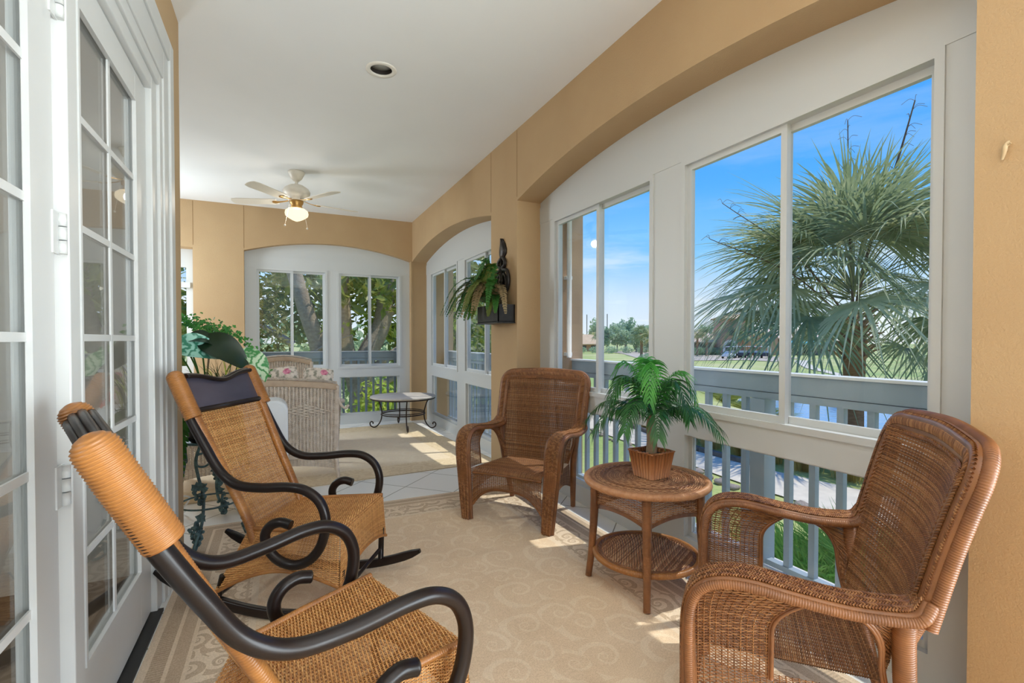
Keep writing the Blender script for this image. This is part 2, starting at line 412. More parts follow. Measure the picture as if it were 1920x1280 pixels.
def variegated(name,pale,edge):
    m=bpy.data.materials.new(name); m.use_nodes=True; k=NT(m); c=k.coord()
    w=k.new('ShaderNodeTexWave'); w.inputs['Scale'].default_value=5; w.inputs['Distortion'].default_value=14; w.inputs['Detail'].default_value=3; w.inputs['Detail Scale'].default_value=2; k.link(c,w.inputs[0])
    k.link(k.ramp(w.outputs[0],[(.1,lin(edge)),(.6,lin(pale))]),k.b.inputs['Base Color']); k.b.inputs['Roughness'].default_value=.4; return m
M['caladium']=variegated('teal_veined_leaf',(150,206,192),(52,128,104))
M['caladium2']=variegated('green_veined_leaf',(196,220,186),(62,138,74))

def floral():
    m=bpy.data.materials.new('floral_cotton'); m.use_nodes=True; k=NT(m); c=k.coord()
    v=k.new('ShaderNodeTexVoronoi'); v.inputs['Scale'].default_value=7; k.link(c,v.inputs['Vector'])
    n=k.noise(c,24,4); n2=k.noise(c,40,3)
    base=k.ramp(n.outputs[0],[(.38,lin((150,150,136))),(.5,lin((226,216,206))),(.6,lin((232,224,214)))])
    pink=k.ramp(n2.outputs[0],[(.35,lin((176,62,110))),(.6,lin((232,160,186)))])
    msk=k.math('LESS_THAN',k.math('ADD',v.outputs['Distance'],k.math('MULTIPLY',n.outputs[0],.3)),.42)
    k.link(k.mix(msk,base,pink),k.b.inputs['Base Color']); k.b.inputs['Roughness'].default_value=.9; return m
M['floral']=floral()

def netmat():
    m=bpy.data.materials.new('range_net_mesh'); m.use_nodes=True; k=NT(m)
    t=k.new('ShaderNodeBsdfTransparent'); mx=k.new('ShaderNodeMixShader'); mx.inputs[0].default_value=.25
    k.b.inputs['Base Color'].default_value=lin((120,130,140))
    k.link(t.outputs[0],mx.inputs[1]); k.link(k.b.outputs[0],mx.inputs[2]); k.link(mx.outputs[0],k.out.inputs[0]); return m
M['net']=netmat()

# ------------------------------------------------------------------ room shell
XW,XF,XO=1.84,2.066,2.50        # right wall: inner face, window plane, outer face
YB,YF,YO=7.47,7.57,7.92         # back wall
ZC=3.045
def arc(a0,a1,zs,sag): 
    c=(a0+a1)/2; h=(a1-a0)/2
    return lambda a: zs+sag*(1-((a-c)/h)**2)
NEAR=(.726,3.79); FAR=(4.36,7.48); BACK=(-.43,1.82)
arcN,arcF,arcB=arc(*NEAR,2.44,.165),arc(*FAR,2.44,.165),arc(*BACK,2.445,.17)
mR=lambda a,z,d: (XW+d,a,z)
mB=lambda a,z,d: (a,YB+d,z)
def arch_header(mb,mp,a0,a1,f,depth,n=28):
    A=np.linspace(a0,a1,n+1); z=[f(a) for a in A]
    mb.grid([[mp(a,ZC,0),mp(a,zz,0)] for a,zz in zip(A,z)],smooth=False)
    mb.grid([[mp(a,zz,depth),mp(a,ZC,depth)] for a,zz in zip(A,z)],smooth=False)
    mb.grid([[mp(a,zz,0),mp(a,zz,depth)] for a,zz in zip(A,z)],smooth=True)
def solid(mb,mp,a0,a1,z0,z1,depth):
    p=[mp(a0,z0,0),mp(a1,z0,0),mp(a1,z0,depth),mp(a0,z0,depth),mp(a0,z1,0),mp(a1,z1,0),mp(a1,z1,depth),mp(a0,z1,depth)]
    mb.hexa(p)
w=MB()
solid(w,mR,.12,NEAR[0],0,ZC,XO-XW); solid(w,mR,-3.1,.12,2.5,ZC,XO-XW); solid(w,mR,-3.6,-3.1,0,ZC,XO-XW); solid(w,mR,NEAR[1],FAR[0],0,ZC,XO-XW); solid(w,mR,FAR[1],8.0,0,ZC,XO-XW)
arch_header(w,mR,*NEAR,arcN,XO-XW); arch_header(w,mR,*FAR,arcF,XO-XW)
struct('wall_right',w,M['stucco'])
w=MB()
solid(w,mB,BACK[1],XW,0,ZC,YO-YB); solid(w,mB,-1.009,BACK[0],0,ZC,YO-YB); solid(w,mB,-2.1,-1.009,2.44,ZC,YO-YB); solid(w,mB,-2.6,-2.1,0,ZC,YO-YB)
arch_header(w,mB,*BACK,arcB,YO-YB)
struct('wall_back',w,M['stucco'])
# shallow control joints in the stucco
w=MB(); 
for x in (-1.004,-.428): w.bb(x-.003,x+.003,YB-.0015,YB+.004,2.47,ZC-.01)
for y in (4.36,3.79): w.bb(XW-.0015,XW+.004,y-.003,y+.003,2.47,ZC-.01)
struct('trim_1',w,mat('stucco_joint',(150,120,84),.9))
w=MB(); lx,ly,h=.621,3.347,.2
for b in((-2.6,lx-h,-3.6,YO),(lx+h,XO,-3.6,YO),(lx-h,lx+h,-3.6,ly-h),(lx-h,lx+h,ly+h,YO)): w.bb(*b,ZC,ZC+.15)
a=np.arange(48)*2*pi/48; k=h/np.maximum(abs(np.cos(a)),abs(np.sin(a)))      # round cut-out for the recessed lamp
w.grid(np.stack([np.stack([lx+r*np.cos(a),ly+r*np.sin(a),ZC+0*a],-1) for r in(k,.080)]),cv=True,smooth=False)
w.bb(lx-h,lx+h,ly-h,ly+h,ZC+.13,ZC+.15)
struct('ceiling',w,M['ceiling'])
w=MB().bb(-2.6,XF+.02,-3.6,YF+.02,-.2,0); struct('floor',w,M['tile'])
w=MB(); w.bb(XF+.02,2.62,-3.6,8.12,-.28,-.03); w.bb(-2.6,XF+.02,YF+.02,8.12,-.28,-.03); struct('floor_ledge',w,M['slab'])
w=MB().bb(2.42,2.62,-1.6,8.12,-1.9,-.28); w.bb(-2.6,2.42,7.92,8.12,-1.9,-.28); struct('wall_foundation',w,M['stucco_out'])

XD=-.537
w=MB()
w.bb(-.66,-.51,-3.6,.42,0,ZC); w.bb(-.66,-.51,3.02,3.35,0,ZC); w.bb(-.66,-.51,.42,3.02,2.72,ZC)
struct('wall_left',w,M['stucco'])
w=MB(); w.bb(-2.6,-.66,3.2,3.35,0,ZC); struct('wall_return',w,M['stucco'])
w=MB(); w.bb(-2.6,-2.4,3.35,YB,0,ZC); struct('wall_house',w,M['stucco'])
w=MB().bb(2.145,XO+.004,3.782,3.7895,0,2.435); struct('trim_4',w,M['stucco_out'])
# room behind the glass doors
w=MB(); w.bb(-3.6,-3.5,-1.6,3.2,0,ZC); w.bb(-3.5,-.66,-1.7,-1.6,0,ZC); w.bb(-3.5,-.661,3.19,3.2,0,ZC); w.bb(-3.6,-.66,-1.7,3.2,2.9,2.95)
struct('wall_interior',w,M['interior'])
w=MB().bb(-3.5,-.6,-1.6,3.2,-.05,.002); struct('floor_interior',w,M['interior_floor'])
# door frame and casing, stepped
w=MB()
for (y0,y1,x0,x1,zt) in ((2.70,2.80,-.60,-.515,2.44),(2.80,2.86,-.60,-.503,2.50),(2.86,2.965,-.60,-.496,2.64),(2.965,3.05,-.60,-.486,2.74)):
    w.bb(x0,x1,y0,y1,0,zt)
for (z0,z1,x0,x1,y1) in ((2.375,2.44,-.60,-.515,2.70),(2.44,2.50,-.60,-.503,2.80),(2.50,2.64,-.60,-.496,2.86),(2.64,2.74,-.60,-.486,2.965)):
    w.bb(x0,x1,.40,y1,z0,z1)
w.bb(-.60,-.515,1.72,1.795,0,2.374)
w.bb(-.60,-.50,.36,.52,0,2.74)
struct('trim_2',w,M['door'],bevel=.004)
w=MB().bb(-.62,-.495,.5,2.72,0,.012); struct('trim_3',w,M['rubber'])
def door(name,y0,y1,yp0,yp1,hinge_y):
    w=MB(); x0,x1=XD-.04,XD
    w.bb(x0,x1,y0,yp0,.02,2.367); w.bb(x0,x1,yp1,y1,.02,2.367); w.bb(x0,x1,yp0,yp1,.02,.263); w.bb(x0,x1,yp0,yp1,2.248,2.367)
    d=struct(name,w,M['door'],bevel=.003)
    w=MB()
    for a,b,c,e in((yp0,yp0+.014,.263,2.248),(yp1-.014,yp1,.263,2.248),(yp0+.014,yp1-.014,.263,.277),(yp0+.014,yp1-.014,2.234,2.248)): w.bb(XD-.008,XD+.006,a,b,c,e)
    obj('glazing_bead',w,M['door'],d)
    obj('pane',MB().bb(XD-.018,XD-.014,yp0,yp1,.263,2.248),M['doorglass'],d)
    w=MB(); ym=(yp0+yp1)/2; w.bb(XD-.010,XD-.004,ym-.011,ym+.011,.277,2.234)
    for k in range(1,6): z=.263+k*.331; w.bb(XD-.0102,XD-.0045,yp0+.014,yp1-.014,z-.011,z+.011)
    obj('muntins',w,M['door'],d)
    for z in (.857,1.534,2.16):
        w=MB(); w.bb(XD-.002,XD+.004,hinge_y-.028,hinge_y+.028,z-.056,z+.056)
        for q in (-.037,0,.037): w.rod((XD+.010,hinge_y+.012,z+q-.017),(XD+.010,hinge_y+.012,z+q+.017),.011,10)
        obj('hinge',w,M['door'],d)
    return d
door('door_1',1.80,2.695,1.864,2.52,1.765)
door('door_2',.60,1.69,.78,1.553,1.70)

# ------------------------------------------------------------------ windows
def window(name,mp,a0,a1,f,units,flip=False,zt=2.225,zb=.885,zl0=.135,zl1=.712):
    """mp(a,z,d): d>0 outward from the frame face; units: (lo,hi) openings"""
    def bx(mb,lo,hi,z0,z1,d0,d1):
        P=np.array([mp(lo,z0,d0),mp(hi,z1,d1)]); l=P.min(0); h=P.max(0); mb.bb(l[0],h[0],l[1],h[1],l[2],h[2])
    w=MB(); edges=[a0]+[e for u in units for e in u]+[a1]
    for i in range(0,len(edges),2): bx(w,edges[i],edges[i+1],0,zt,0,.07)
    for lo,hi in units: bx(w,lo,hi,zl1,zb-.02,0,.07); bx(w,lo,hi,0,zl0,0,.07)
    bx(w,a0,a1,zt,2.40,-.0001,.07); bx(w,a0,a1,zt+.0305,2.398,-.004,-.0003)
    A=np.linspace(a0,a1,25); poly=[(a0,2.40),(a1,2.40)]+[(a,f(a)+.004) for a in A[::-1]]
    w.prism(poly,.06,lambda a,z,d: mp(a,z,d+.002))
    for lo,hi in units:     # thin raised stop around each opening
        for l,h,z0,z1 in((lo-.03,lo,zb-.05,zt+.03),(hi,hi+.03,zb-.05,zt+.03),(lo,hi,zt,zt+.03),(lo,hi,zb-.05,zb-.02)): bx(w,l,h,z0,z1,-.009,-.0002)
    r=struct(name,w,M['vinyl'])
    for lo,hi in units:
        m=(lo+hi)/2; t=.03
        for k,(l,h,d) in enumerate(((lo,m+.02,.012 if not flip else .042),(m-.02,hi,.042 if not flip else .012))):
            w=MB(); bx(w,l,l+t,zb-.02,zt,d,d+.026); bx(w,h-t,h,zb-.02,zt,d,d+.026); bx(w,l+t,h-t,zb-.02,zb+.012,d,d+.026); bx(w,l+t,h-t,zt-t,zt,d,d+.026)
            o=obj('sash',w,M['vinyl'],r); g=MB(); bx(g,l+t,h-t,zb+.012,zt-t,d+.011,d+.015); obj('pane',g,M['glass'],o)
        w=MB(); t=.028
        for l,h,z0,z1 in((lo,lo+t,zl0,zl1),(hi-t,hi,zl0,zl1),(lo+t,hi-t,zl0,zl0+t),(lo+t,hi-t,zl1-.012,zl1)): bx(w,l,h,z0,z1,.03,.056)
        o=obj('lower_frame',w,M['vinyl'],r); g=MB(); bx(g,lo+t,hi-t,zl0+t,zl1-.012,.04,.044); obj('pane',g,M['glass'],o)
    return r
wR=lambda a,z,d:(XF+d,a,z); wB=lambda a,z,d:(a,YF+d,z)
window('window_1',wR,*NEAR,arcN,[(.925,2.085),(2.375,3.53)],flip=True)
window('window_2',wR,*FAR,arcF,[(4.50,5.71),(6.03,7.19)],flip=True)
window('window_3',wB,*BACK,arcB,[(-.285,.592),(.785,1.66)],zt=2.215,zb=.875,zl1=.70)
wL=lambda a,z,d:(a,YF+.1+d,z)
w=MB(); 
for b in((-1.11,-1.0,0,2.45),(-2.12,-1.9,0,2.45),(-1.9,-1.11,2.2,2.45),(-1.9,-1.11,0,.9)): w.bb(b[0],b[1],YF+.1,YF+.17,b[2],b[3])
w.bb(-1.9,-1.06,YF+.05,YF+.15,1.93,2.0)
r=struct('window_4',w,M['vinyl']); obj('pane',MB().bb(-1.9,-1.11,YF+.13,YF+.134,.9,2.2),M['glass'],r)

# ------------------------------------------------------------------ balcony railings outside the glass
def railing(name,label,mp,a0,a1,sp,phase,posts):
    t=thing(name,label,'railing')
    def bx(lo,hi,z0,z1,d0,d1):
        P=np.array([mp(lo,z0,d0),mp(hi,z1,d1)]); l=P.min(0); h=P.max(0); return MB().bb(l[0],h[0],l[1],h[1],l[2],h[2])
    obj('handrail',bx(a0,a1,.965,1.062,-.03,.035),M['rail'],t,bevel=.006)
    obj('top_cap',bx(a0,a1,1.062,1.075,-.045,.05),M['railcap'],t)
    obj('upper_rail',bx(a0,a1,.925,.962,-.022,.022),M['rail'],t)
    obj('bottom_rail',bx(a0,a1,.01,.05,-.022,.022),M['rail'],t)
    for p in posts: obj('post',bx(p-.045,p+.045,-.03,.925,-.045,.045),M['rail'],t)
    a=phase
    while a<a1:
        if a>a0+.02 and all(abs(a-p)>.07 for p in posts): obj('baluster',bx(a-.016,a+.016,.05,.925,-.016,.016),M['rail'],t)
        a+=sp
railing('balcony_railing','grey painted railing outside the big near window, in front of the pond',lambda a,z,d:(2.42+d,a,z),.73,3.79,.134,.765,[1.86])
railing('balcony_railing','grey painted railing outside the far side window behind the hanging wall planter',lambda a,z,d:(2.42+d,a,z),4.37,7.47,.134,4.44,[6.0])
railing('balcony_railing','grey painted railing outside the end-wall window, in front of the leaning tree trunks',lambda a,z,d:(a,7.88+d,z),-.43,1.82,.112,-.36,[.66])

# ------------------------------------------------------------------ rugs
def rug(name,label,x0,x1,y0,y1,mtl,ridges=(),rz=0,th=.006):
    nx,ny=150,180
    X,Y=np.meshgrid(np.linspace(x0,x1,nx),np.linspace(y0,y1,ny),indexing='ij'); Z=np.full_like(X,th)
    for (ax,ay,bx,by,h,wd) in ridges:
        d=V(bx-ax,by-ay); L=np.linalg.norm(d); d/=L; s=(X-ax)*d[0]+(Y-ay)*d[1]; q=-(X-ax)*d[1]+(Y-ay)*d[0]
        Z+=h*np.exp(-(q/wd)**2)*np.clip(np.minimum(s,L-s)/.25,0,1)
    m=MB().grid(np.stack([X,Y,Z],-1))
    e=np.concatenate([np.stack([X,Y,Z],-1)[:,0],np.stack([X,Y,Z],-1)[-1,1:],np.stack([X,Y,Z],-1)[::-1,-1][1:],np.stack([X,Y,Z],-1)[0,::-1][1:-1]])
    b=e.copy(); b[:,2]=.0005; m.grid(np.stack([b,e]),cv=True,smooth=False)
    o=obj(name,m,mtl); return tag(o,label,'rug')
rug('area_rug','large beige scroll rug with striped border under both rocking chairs',-.49,1.90,-.6,3.82,
    rugmat('near_rug',-.49,1.90,-.6,3.82,(234,206,172),(244,222,192),(186,160,134),(240,222,198)),
    [(.42,2.68,1.70,2.55,.0036,.032),(1.15,2.12,1.72,2.06,.0036,.03),(.5,1.3,1.4,1.5,.002,.07)],th=.003)
o=rug('area_rug','tan rug with faint patterned edge under the white wicker seat',-1.35,1.86,-1.35,1.35,
    rugmat('back_rug',-1.35,1.86,-1.35,1.35,(240,222,194),(244,228,202),(220,196,156),(236,216,180),False))
o.location=(.05,5.80,0); o.rotation_euler=(0,0,radians(4.5))

# ------------------------------------------------------------------ rocking chair (x = forward, y = left)
def lerp(a,b,t): return a+(b-a)*t
def make_rocker(label):
    t=thing('rocking_chair',label,'rocking chair')
    d=nrm(V(.321,0,-.69)); nf=V(.907,0,.422); TOP=V(-.492,0,1.075)
    def bk(s,y,o=0.): return TOP+d*s+V(0,y,0)+nf*o      # point in the back plane
    # woven back
    def Pb(u,v):
        s=lerp(.775,.175,v); hw=lerp(.203,.236,v); y=(2*u-1)*hw
        b=-.012*(1-(2*u-1)**2)-.012*np.sin(pi*v)
        return TOP+d*s[...,None]+V(0,1,0)*y[...,None]+nf*b[...,None]
    obj('woven_back',MB().weave(Pb,26,124,amp=.0036,ht=.0018,wr=.0022,hw=.43,jit=.12),M['canew'],t)
    # crest: dark board with dipped top edge and reeded rail
    ys=np.linspace(-.232,.232,33); dip=lambda y: .012-.030*(.5+.5*np.cos(2*pi*y/.42))*np.exp(-(y/.17)**2*.6)+.006*np.abs(y/.232)
    pol=[(.165,-.234),(.165,.234)]+[(.028-dip(y),y) for y in ys[::-1]]
    obj('crest_board',MB().prism(pol,.014,lambda s,y,o: bk(s,y,o-.007)),M['panel'],t)
    w=MB()
    for o,h in((-.024,.006),(-.009,-.004),(.009,-.004),(.024,.006)):
        w.tube([bk(.020-dip(y)+h,y,o) for y in ys],.0105,8)
    obj('crest_rail',w,M['espresso'],t)
    obj('lower_back_rail',MB().tube([bk(.170,y,.004) for y in(-.232,0,.232)],.013,10),M['espresso'],t)
    # seat
    def Ps(u,v):
        x=lerp(-.190,.262,v); hw=lerp(.204,.258,v); y=(2*u-1)*hw
        z=lerp(.386,.412,v)-.010*np.sin(pi*v)*(1-.5*(2*u-1)**2)-.02*np.clip((v-.93)/.07,0,1)**2
        return np.stack([x+0*y,y,z],-1)
    obj('seat',MB().weave(Ps,30,92,amp=.0042,ht=.0020,wr=.0024,hw=.42),M['canew'],t)
    # skirts
    def Pf(u,v):
        y=(2*u-1)*lerp(.258,.284,1-v); zt=.398; zb=.178+.058*(1-(2*u-1)**2)
        z=lerp(zb,zt,v); x=.266+.006*(1-v); return np.stack([x+0*z,y+0*z,z],-1)
    def Pk(sg):
        def f(u,v):
            xt=lerp(-.19,.262,u); xb=lerp(-.325,.268,u); yt=lerp(.206,.260,u); yb=lerp(.262,.284,u)
            zt=lerp(.384,.404,u); zb=lerp(.112,.178,u)+.085*np.sin(pi*np.clip(u,0,1))
            return np.stack([lerp(xb,xt,v),sg*lerp(yb,yt,v),lerp(zb,zt,v)],-1)
        return f
    U=np.linspace(0,1,40)
    for nm,f,nw in(('front_skirt',Pf,30),('side_skirt',Pk(1),34),('side_skirt',Pk(-1),34)):
        w=MB().weave(f,nw,50,amp=.0030,ht=.0018,wr=.002,hw=.40)
        o=obj(nm,w,M['canew'],t); w=MB()
        w.wrap(f(U,0*U),.0085,.006,8); obj('edge_rope',w,M['cane'],o)
    for sg in(1,-1): obj('seat_border',MB().wrap([(-.20,sg*.204,.388),(.03,sg*.236,.398),(.262,sg*.262,.405)],.011,.006,10),M['cane'],t)
    for sg in(1,-1):
        arm=spline([(-.470,sg*.268,1.00),(-.426,sg*.268,.903),(-.352,sg*.264,.765),(-.285,sg*.264,.660),(-.20,sg*.275,.607),(-.08,sg*.295,.602),(.05,sg*.310,.613),(.135,sg*.315,.603),(.200,sg*.315,.556),(.226,sg*.315,.475),(.206,sg*.315,.375),(.155,sg*.315,.308),(.085,sg*.315,.282),(.015,sg*.315,.300),(-.033,sg*.315,.350),(-.045,sg*.315,.405),(-.020,sg*.315,.446),(.025,sg*.315,.463),(.072,sg*.315,.452)],120)
        obj('bent_arm',MB().tube(arm,.0208,14),M['espresso'],t)
        st=spline([bk(.0,sg*.250,-.004),bk(.2,sg*.246,-.002),bk(.45,sg*.226,0),bk(.70,sg*.212,0),(-.165,sg*.206,.33)],60)
        obj('back_stile',MB().wrap(st,.020,.007,12,.05,flat=(1,1.25)),M['cane'],t)
        wp=[bk(-.03,sg*.262,-.002),bk(.06,sg*.263,-.002),bk(.20,sg*.262,0)]
        w=MB().wrap(wp,[.036,.037,.0365],.0066,16,.10,dome=.032)
        obj('wound_top',w,M['cane'],t)
        # runner and its posts
        R=1.15; a=np.linspace(-.62,.475,26)
        run=[(x,sg*.24,x*x/(2*R)+.022+.0) for x in a]
        sc=np.ones((26,2)); sc[-1]=(.7,.45); sc[-2]=(1,.85); sc[0]=(.7,.45); sc[1]=(1,.85)
        obj('runner',MB().sweep(run,rrect(.032,.044,.008),side=(0,1,0),sc=sc),M['espresso'],t,)
        obj('leg',MB().rod((.262,sg*.246,.235),(.258,sg*.24,.045),.015,10),M['espresso'],t)
        obj('leg',MB().rod((-.285,sg*.250,.19),(-.325,sg*.24,.060),.015,10),M['espresso'],t)
    obj('stretcher',MB().rod((.255,-.24,.12),(.255,.24,.12),.010),M['espresso'],t); obj('stretcher',MB().rod((-.31,-.24,.10),(-.31,.24,.10),.010),M['espresso'],t)
    return t
rk=make_rocker('near honey cane rocking chair with dark bent arms, seat at the bottom edge')
rk.location=(.131,1.435,.007); rk.rotation_euler=(0,radians(-1.36),radians(19.05)); rk['group']='cane rocking chairs by the glass doors'
r2=dup(rk,(.135,2.588,.007),radians(-30.6),'farther honey cane rocking chair with dark wavy crest, before the white seat')

# ------------------------------------------------------------------ brown wicker armchair
def make_armchair(label):
    t=thing('wicker_armchair',label,'armchair')
    dB=nrm(V(-.155,0,.66)); nB=V(.973,0,.228); B0=V(-.213,0,.335)
    def bp(s,y,o=0.): return B0+dB*s+V(0,y,0)+nB*o
    def Pb(u,v):
        s=v*.632; hw=lerp(.262,.316,v); q=2*u-1
        top=1-.02*q*q*v
        o=.050*q**2-.01
        return B0+dB*(s*top)[...,None]+V(0,1,0)*(q*hw)[...,None]+nB*o[...,None]
    obj('woven_back',MB().weave(Pb,34,128,amp=.0028,ht=.0018,wr=.0024,hw=.43,jit=.5,alt=0),M['wickd'],t)
    # broad rolled border of the back
    bor=spline([bp(.24,.330,.03),bp(.40,.328,.028),bp(.53,.332,.024),bp(.600,.330,.018),bp(.638,.300,.008),bp(.650,.225,-.004),bp(.662,0,-.014),bp(.650,-.225,-.004),bp(.638,-.300,.008),bp(.600,-.330,.018),bp(.53,-.332,.024),bp(.40,-.328,.028),bp(.24,-.330,.03)],120)
    w=MB(); p=bor
    sc=np.ones((120,2)); 
    w.sweep(p,rrect(.072,.040,.018,4),normal=nB,sc=sc)
    o=obj('back_border',w,M['wick'],t)
    w=MB(); S=nrm(np.cross(tang(p),nB)); N=np.broadcast_to(nB,p.shape)
    out=np.sign(((p-bp(.35,0))*S).sum(1,keepdims=True))
    w.wrap(p+S*out*.034-N*.012,.0165,.006,10); obj('outer_rod',w,M['wick'],o)
    q=p-S*out*.034+N*.012
    for ph in(0,pi): 
        a=np.linspace(0,2*pi*46,len(resample(q,.008))); qq=resample(q,.008); TT,NN,BB=frames(qq)
        w=MB().tube(qq+NN*(.0045*np.cos(a+ph))[:,None]+BB*(.0045*np.sin(a+ph))[:,None],.0042,6); obj('braid',w,M['wick'],o)
    # herringbone strands across the border
    w=MB(); m=resample(p,.0072); S2=nrm(np.cross(tang(m),nB)); T2=tang(m)
    for i in range(len(m)):
        for k in range(3):
            sg=1 if k%2 else -1; a=m[i]+S2[i]*(-.034+.0225*k)+nB*(.020-.006*abs(k-1)); b=a+S2[i]*.0225+T2[i]*.012*sg
            w.tube([a,(a+b)/2+nB*.002,b],.0034,4,cap=False)
    obj('border_weave',w,M['wickd'],o)
    # seat
    def Ps(u,v):
        x=lerp(-.20,.268,v); hw=lerp(.215,.262,v); q=2*u-1
        z=.340+.006*(1-q*q)-.03*np.clip((v-.92)/.08,0,1)**2+.012*v
        return np.stack([x+0*q,q*hw,z+0*q],-1)
    obj('seat',MB().weave(Ps,28,84,amp=.0036,ht=.0020,wr=.0022,hw=.40,alt=0),M['wickd'],t)
    # skirts with arched lower edge
    def Pf(u,v):
        q=2*u-1; y=q*.262; zb=.095+.125*(1-np.abs(q)**3.2); z=lerp(zb,.335,v); return np.stack([.272-.01*(1-q*q)+0*z,y+0*z,z],-1)
    obj('front_skirt',MB().weave(Pf,34,44,amp=.0026,ht=.0016,wr=.002,hw=.36,jit=.6),M['wickd'],t)
    U=np.linspace(0,1,44)
    w=MB()
    for k in range(3): w.tube(Pf(U,0*U)+V(.003*k-.002,0,.006*k),.0042,6)
    w.wrap(Ps(U,0*U+1)+V(.004,0,.0),.008,.007,8); obj('front_edging',w,M['wick'],t)
    for sg in(1,-1):
        def Pk(u,v,sg=sg):
            zb=lerp(.16,.10,u)+.085*np.sin(pi*u); xt=lerp(-.21,.262,u); z=lerp(zb,.335,v); y=lerp(lerp(.262,.308,u),lerp(.262,.318,u),v)
            return np.stack([xt+0*z-.03*(1-v)*(1-u),sg*y,z],-1)
        obj('side_skirt',MB().weave(Pk,30,38,amp=.0026,ht=.0016,wr=.002,hw=.37,jit=.5),M['wickd'],t)
        # arm: flat band that rolls over into the front leg
        path=spline([bp(.30,sg*.333,.03),bp(.262,sg*.334,.045),(-.185,sg*.335,.590),(-.09,sg*.338,.586),(.02,sg*.342,.596),(.11,sg*.345,.608),(.18,sg*.346,.606),(.232,sg*.346,.588),(.264,sg*.344,.548),(.276,sg*.342,.49),(.278,sg*.338,.40),(.277,sg*.328,.27),(.277,sg*.316,.13),(.277,sg*.306,.0)],110)
        n=len(path); z=path[:,2]; fr=(np.arange(n)>45)
        wd=np.where(fr&(z<.5),np.interp(z,[0,.15,.5],[.66,.80,1.0]),1.0); wd[:8]*=np.linspace(.7,1,8)
        th=np.where(fr&(z<.5),np.interp(z,[0,.3,.5],[1.5,1.4,1.0]),1.0)
        sc=np.stack([wd,th],1)
        w=MB().sweep(path,rrect(.102,.030,.012,3),side=(0,1,0),sc=sc)
        a=obj('arm',w,M['wick'],t)
        T=tang(path); Nn=nrm(np.cross(np.broadcast_to(V(0,1,0),path.shape),T)); Nn*=np.sign(Nn[20,2])
        for e in(1,-1):
            off=path+V(0,1,0)*(e*.049*wd)[:,None]-Nn*.004
            obj('edge_rod',MB().wrap(off,.0135,.006,10),M['wick'],a)
        w=MB(); m=resample(path,.0066); Tm=tang(m); Nm=nrm(np.cross(np.broadcast_to(V(0,1,0),m.shape),Tm)); Nm*=np.sign(Nm[20,2])
        wm=np.interp(np.linspace(0,1,len(m)),np.linspace(0,1,n),wd); tm=np.interp(np.linspace(0,1,len(m)),np.linspace(0,1,n),th)
        for i in range(len(m)):
            for k in range(6):
                sgn=1 if k%2 else -1; y0=(-.042+.014*k)*wm[i]; s0=m[i]+V(0,y0,0)+Nm[i]*(.015*tm[i]+.001); s1=s0+V(0,.014*wm[i],0)+Tm[i]*.008*sgn
                w.tube([s0,(s0+s1)/2+Nm[i]*.0016,s1],.0029,4,cap=False)
        obj('arm_weave',w,M['wickd'],a)
        # woven panel under the arm front, with the arched opening behind it
        def Pp(u,v,sg=sg):
            z=lerp(.335,.575,v); xr=.075-.10*np.clip((v-.55)/.45,0,1)**2.2; x=lerp(xr,.262,u); y=lerp(.318,.342,v)
            return np.stack([x,sg*y+0*x,z+0*x],-1)
        obj('side_panel',MB().weave(Pp,12,56,amp=.0026,ht=.0016,wr=.002,hw=.37,jit=.4),M['wickd'],t)
        v=np.linspace(0,1,30)
        w=MB()
        for k in range(2): w.tube(Pp(0*v,v)+V(-.005*k,sg*.004*k,0),.0055,6)
        op=spline([(-.025,sg*.340,.578),(-.08,sg*.338,.572),(-.135,sg*.330,.55),(-.170,sg*.315,.50),(-.180,sg*.290,.42),(-.195,sg*.262,.345)],40)
        for k in range(2): w.tube(op+V(.005*k,0,-.004*k),.0055,6)
        obj('opening_edge',w,M['wick'],t)
        def Pg(u,v,op=op):
            i=np.clip((v*39),0,39); i0=i.astype(int); a=op[39-i0]; s=(1-v)*.0+v*.24
            b=B0+dB*s[...,None]+V(0,sg*1,0)*(lerp(.243,.325,v))[...,None]+nB*(lerp(.035,.05,v))[...,None]
            return lerp(a,b,u[...,None])
        obj('back_gusset',MB().weave(Pg,5,44,amp=.0022,ht=.0016,hw=.42),M['wickd'],t)
        # rear leg and back brace
        obj('leg',MB().wrap(spline([(-.215,sg*.322,.585),(-.218,sg*.305,.47),(-.235,sg*.285,.30),(-.30,sg*.258,0)],40),[.026,.025,.023,.018],.006,12,.07),M['wick'],t)
        obj('back_brace',MB().wrap(spline([(-.222,sg*.300,.50),(-.285,sg*.318,.68),(-.350,sg*.318,.90)],30),[.019,.020,.016],.006,10,.07),M['wick'],t)
    return t
ac=make_armchair('brown wicker armchair in the corner by the stucco pillar, facing the room')
ac['group']='brown wicker armchairs by the windows'
ac.location=(1.578,3.134,.007); ac.rotation_euler=(0,0,radians(-143.5))
dup(ac,(1.472,1.027,.007),radians(129.8),'near brown wicker armchair at the right edge, before the pond window')

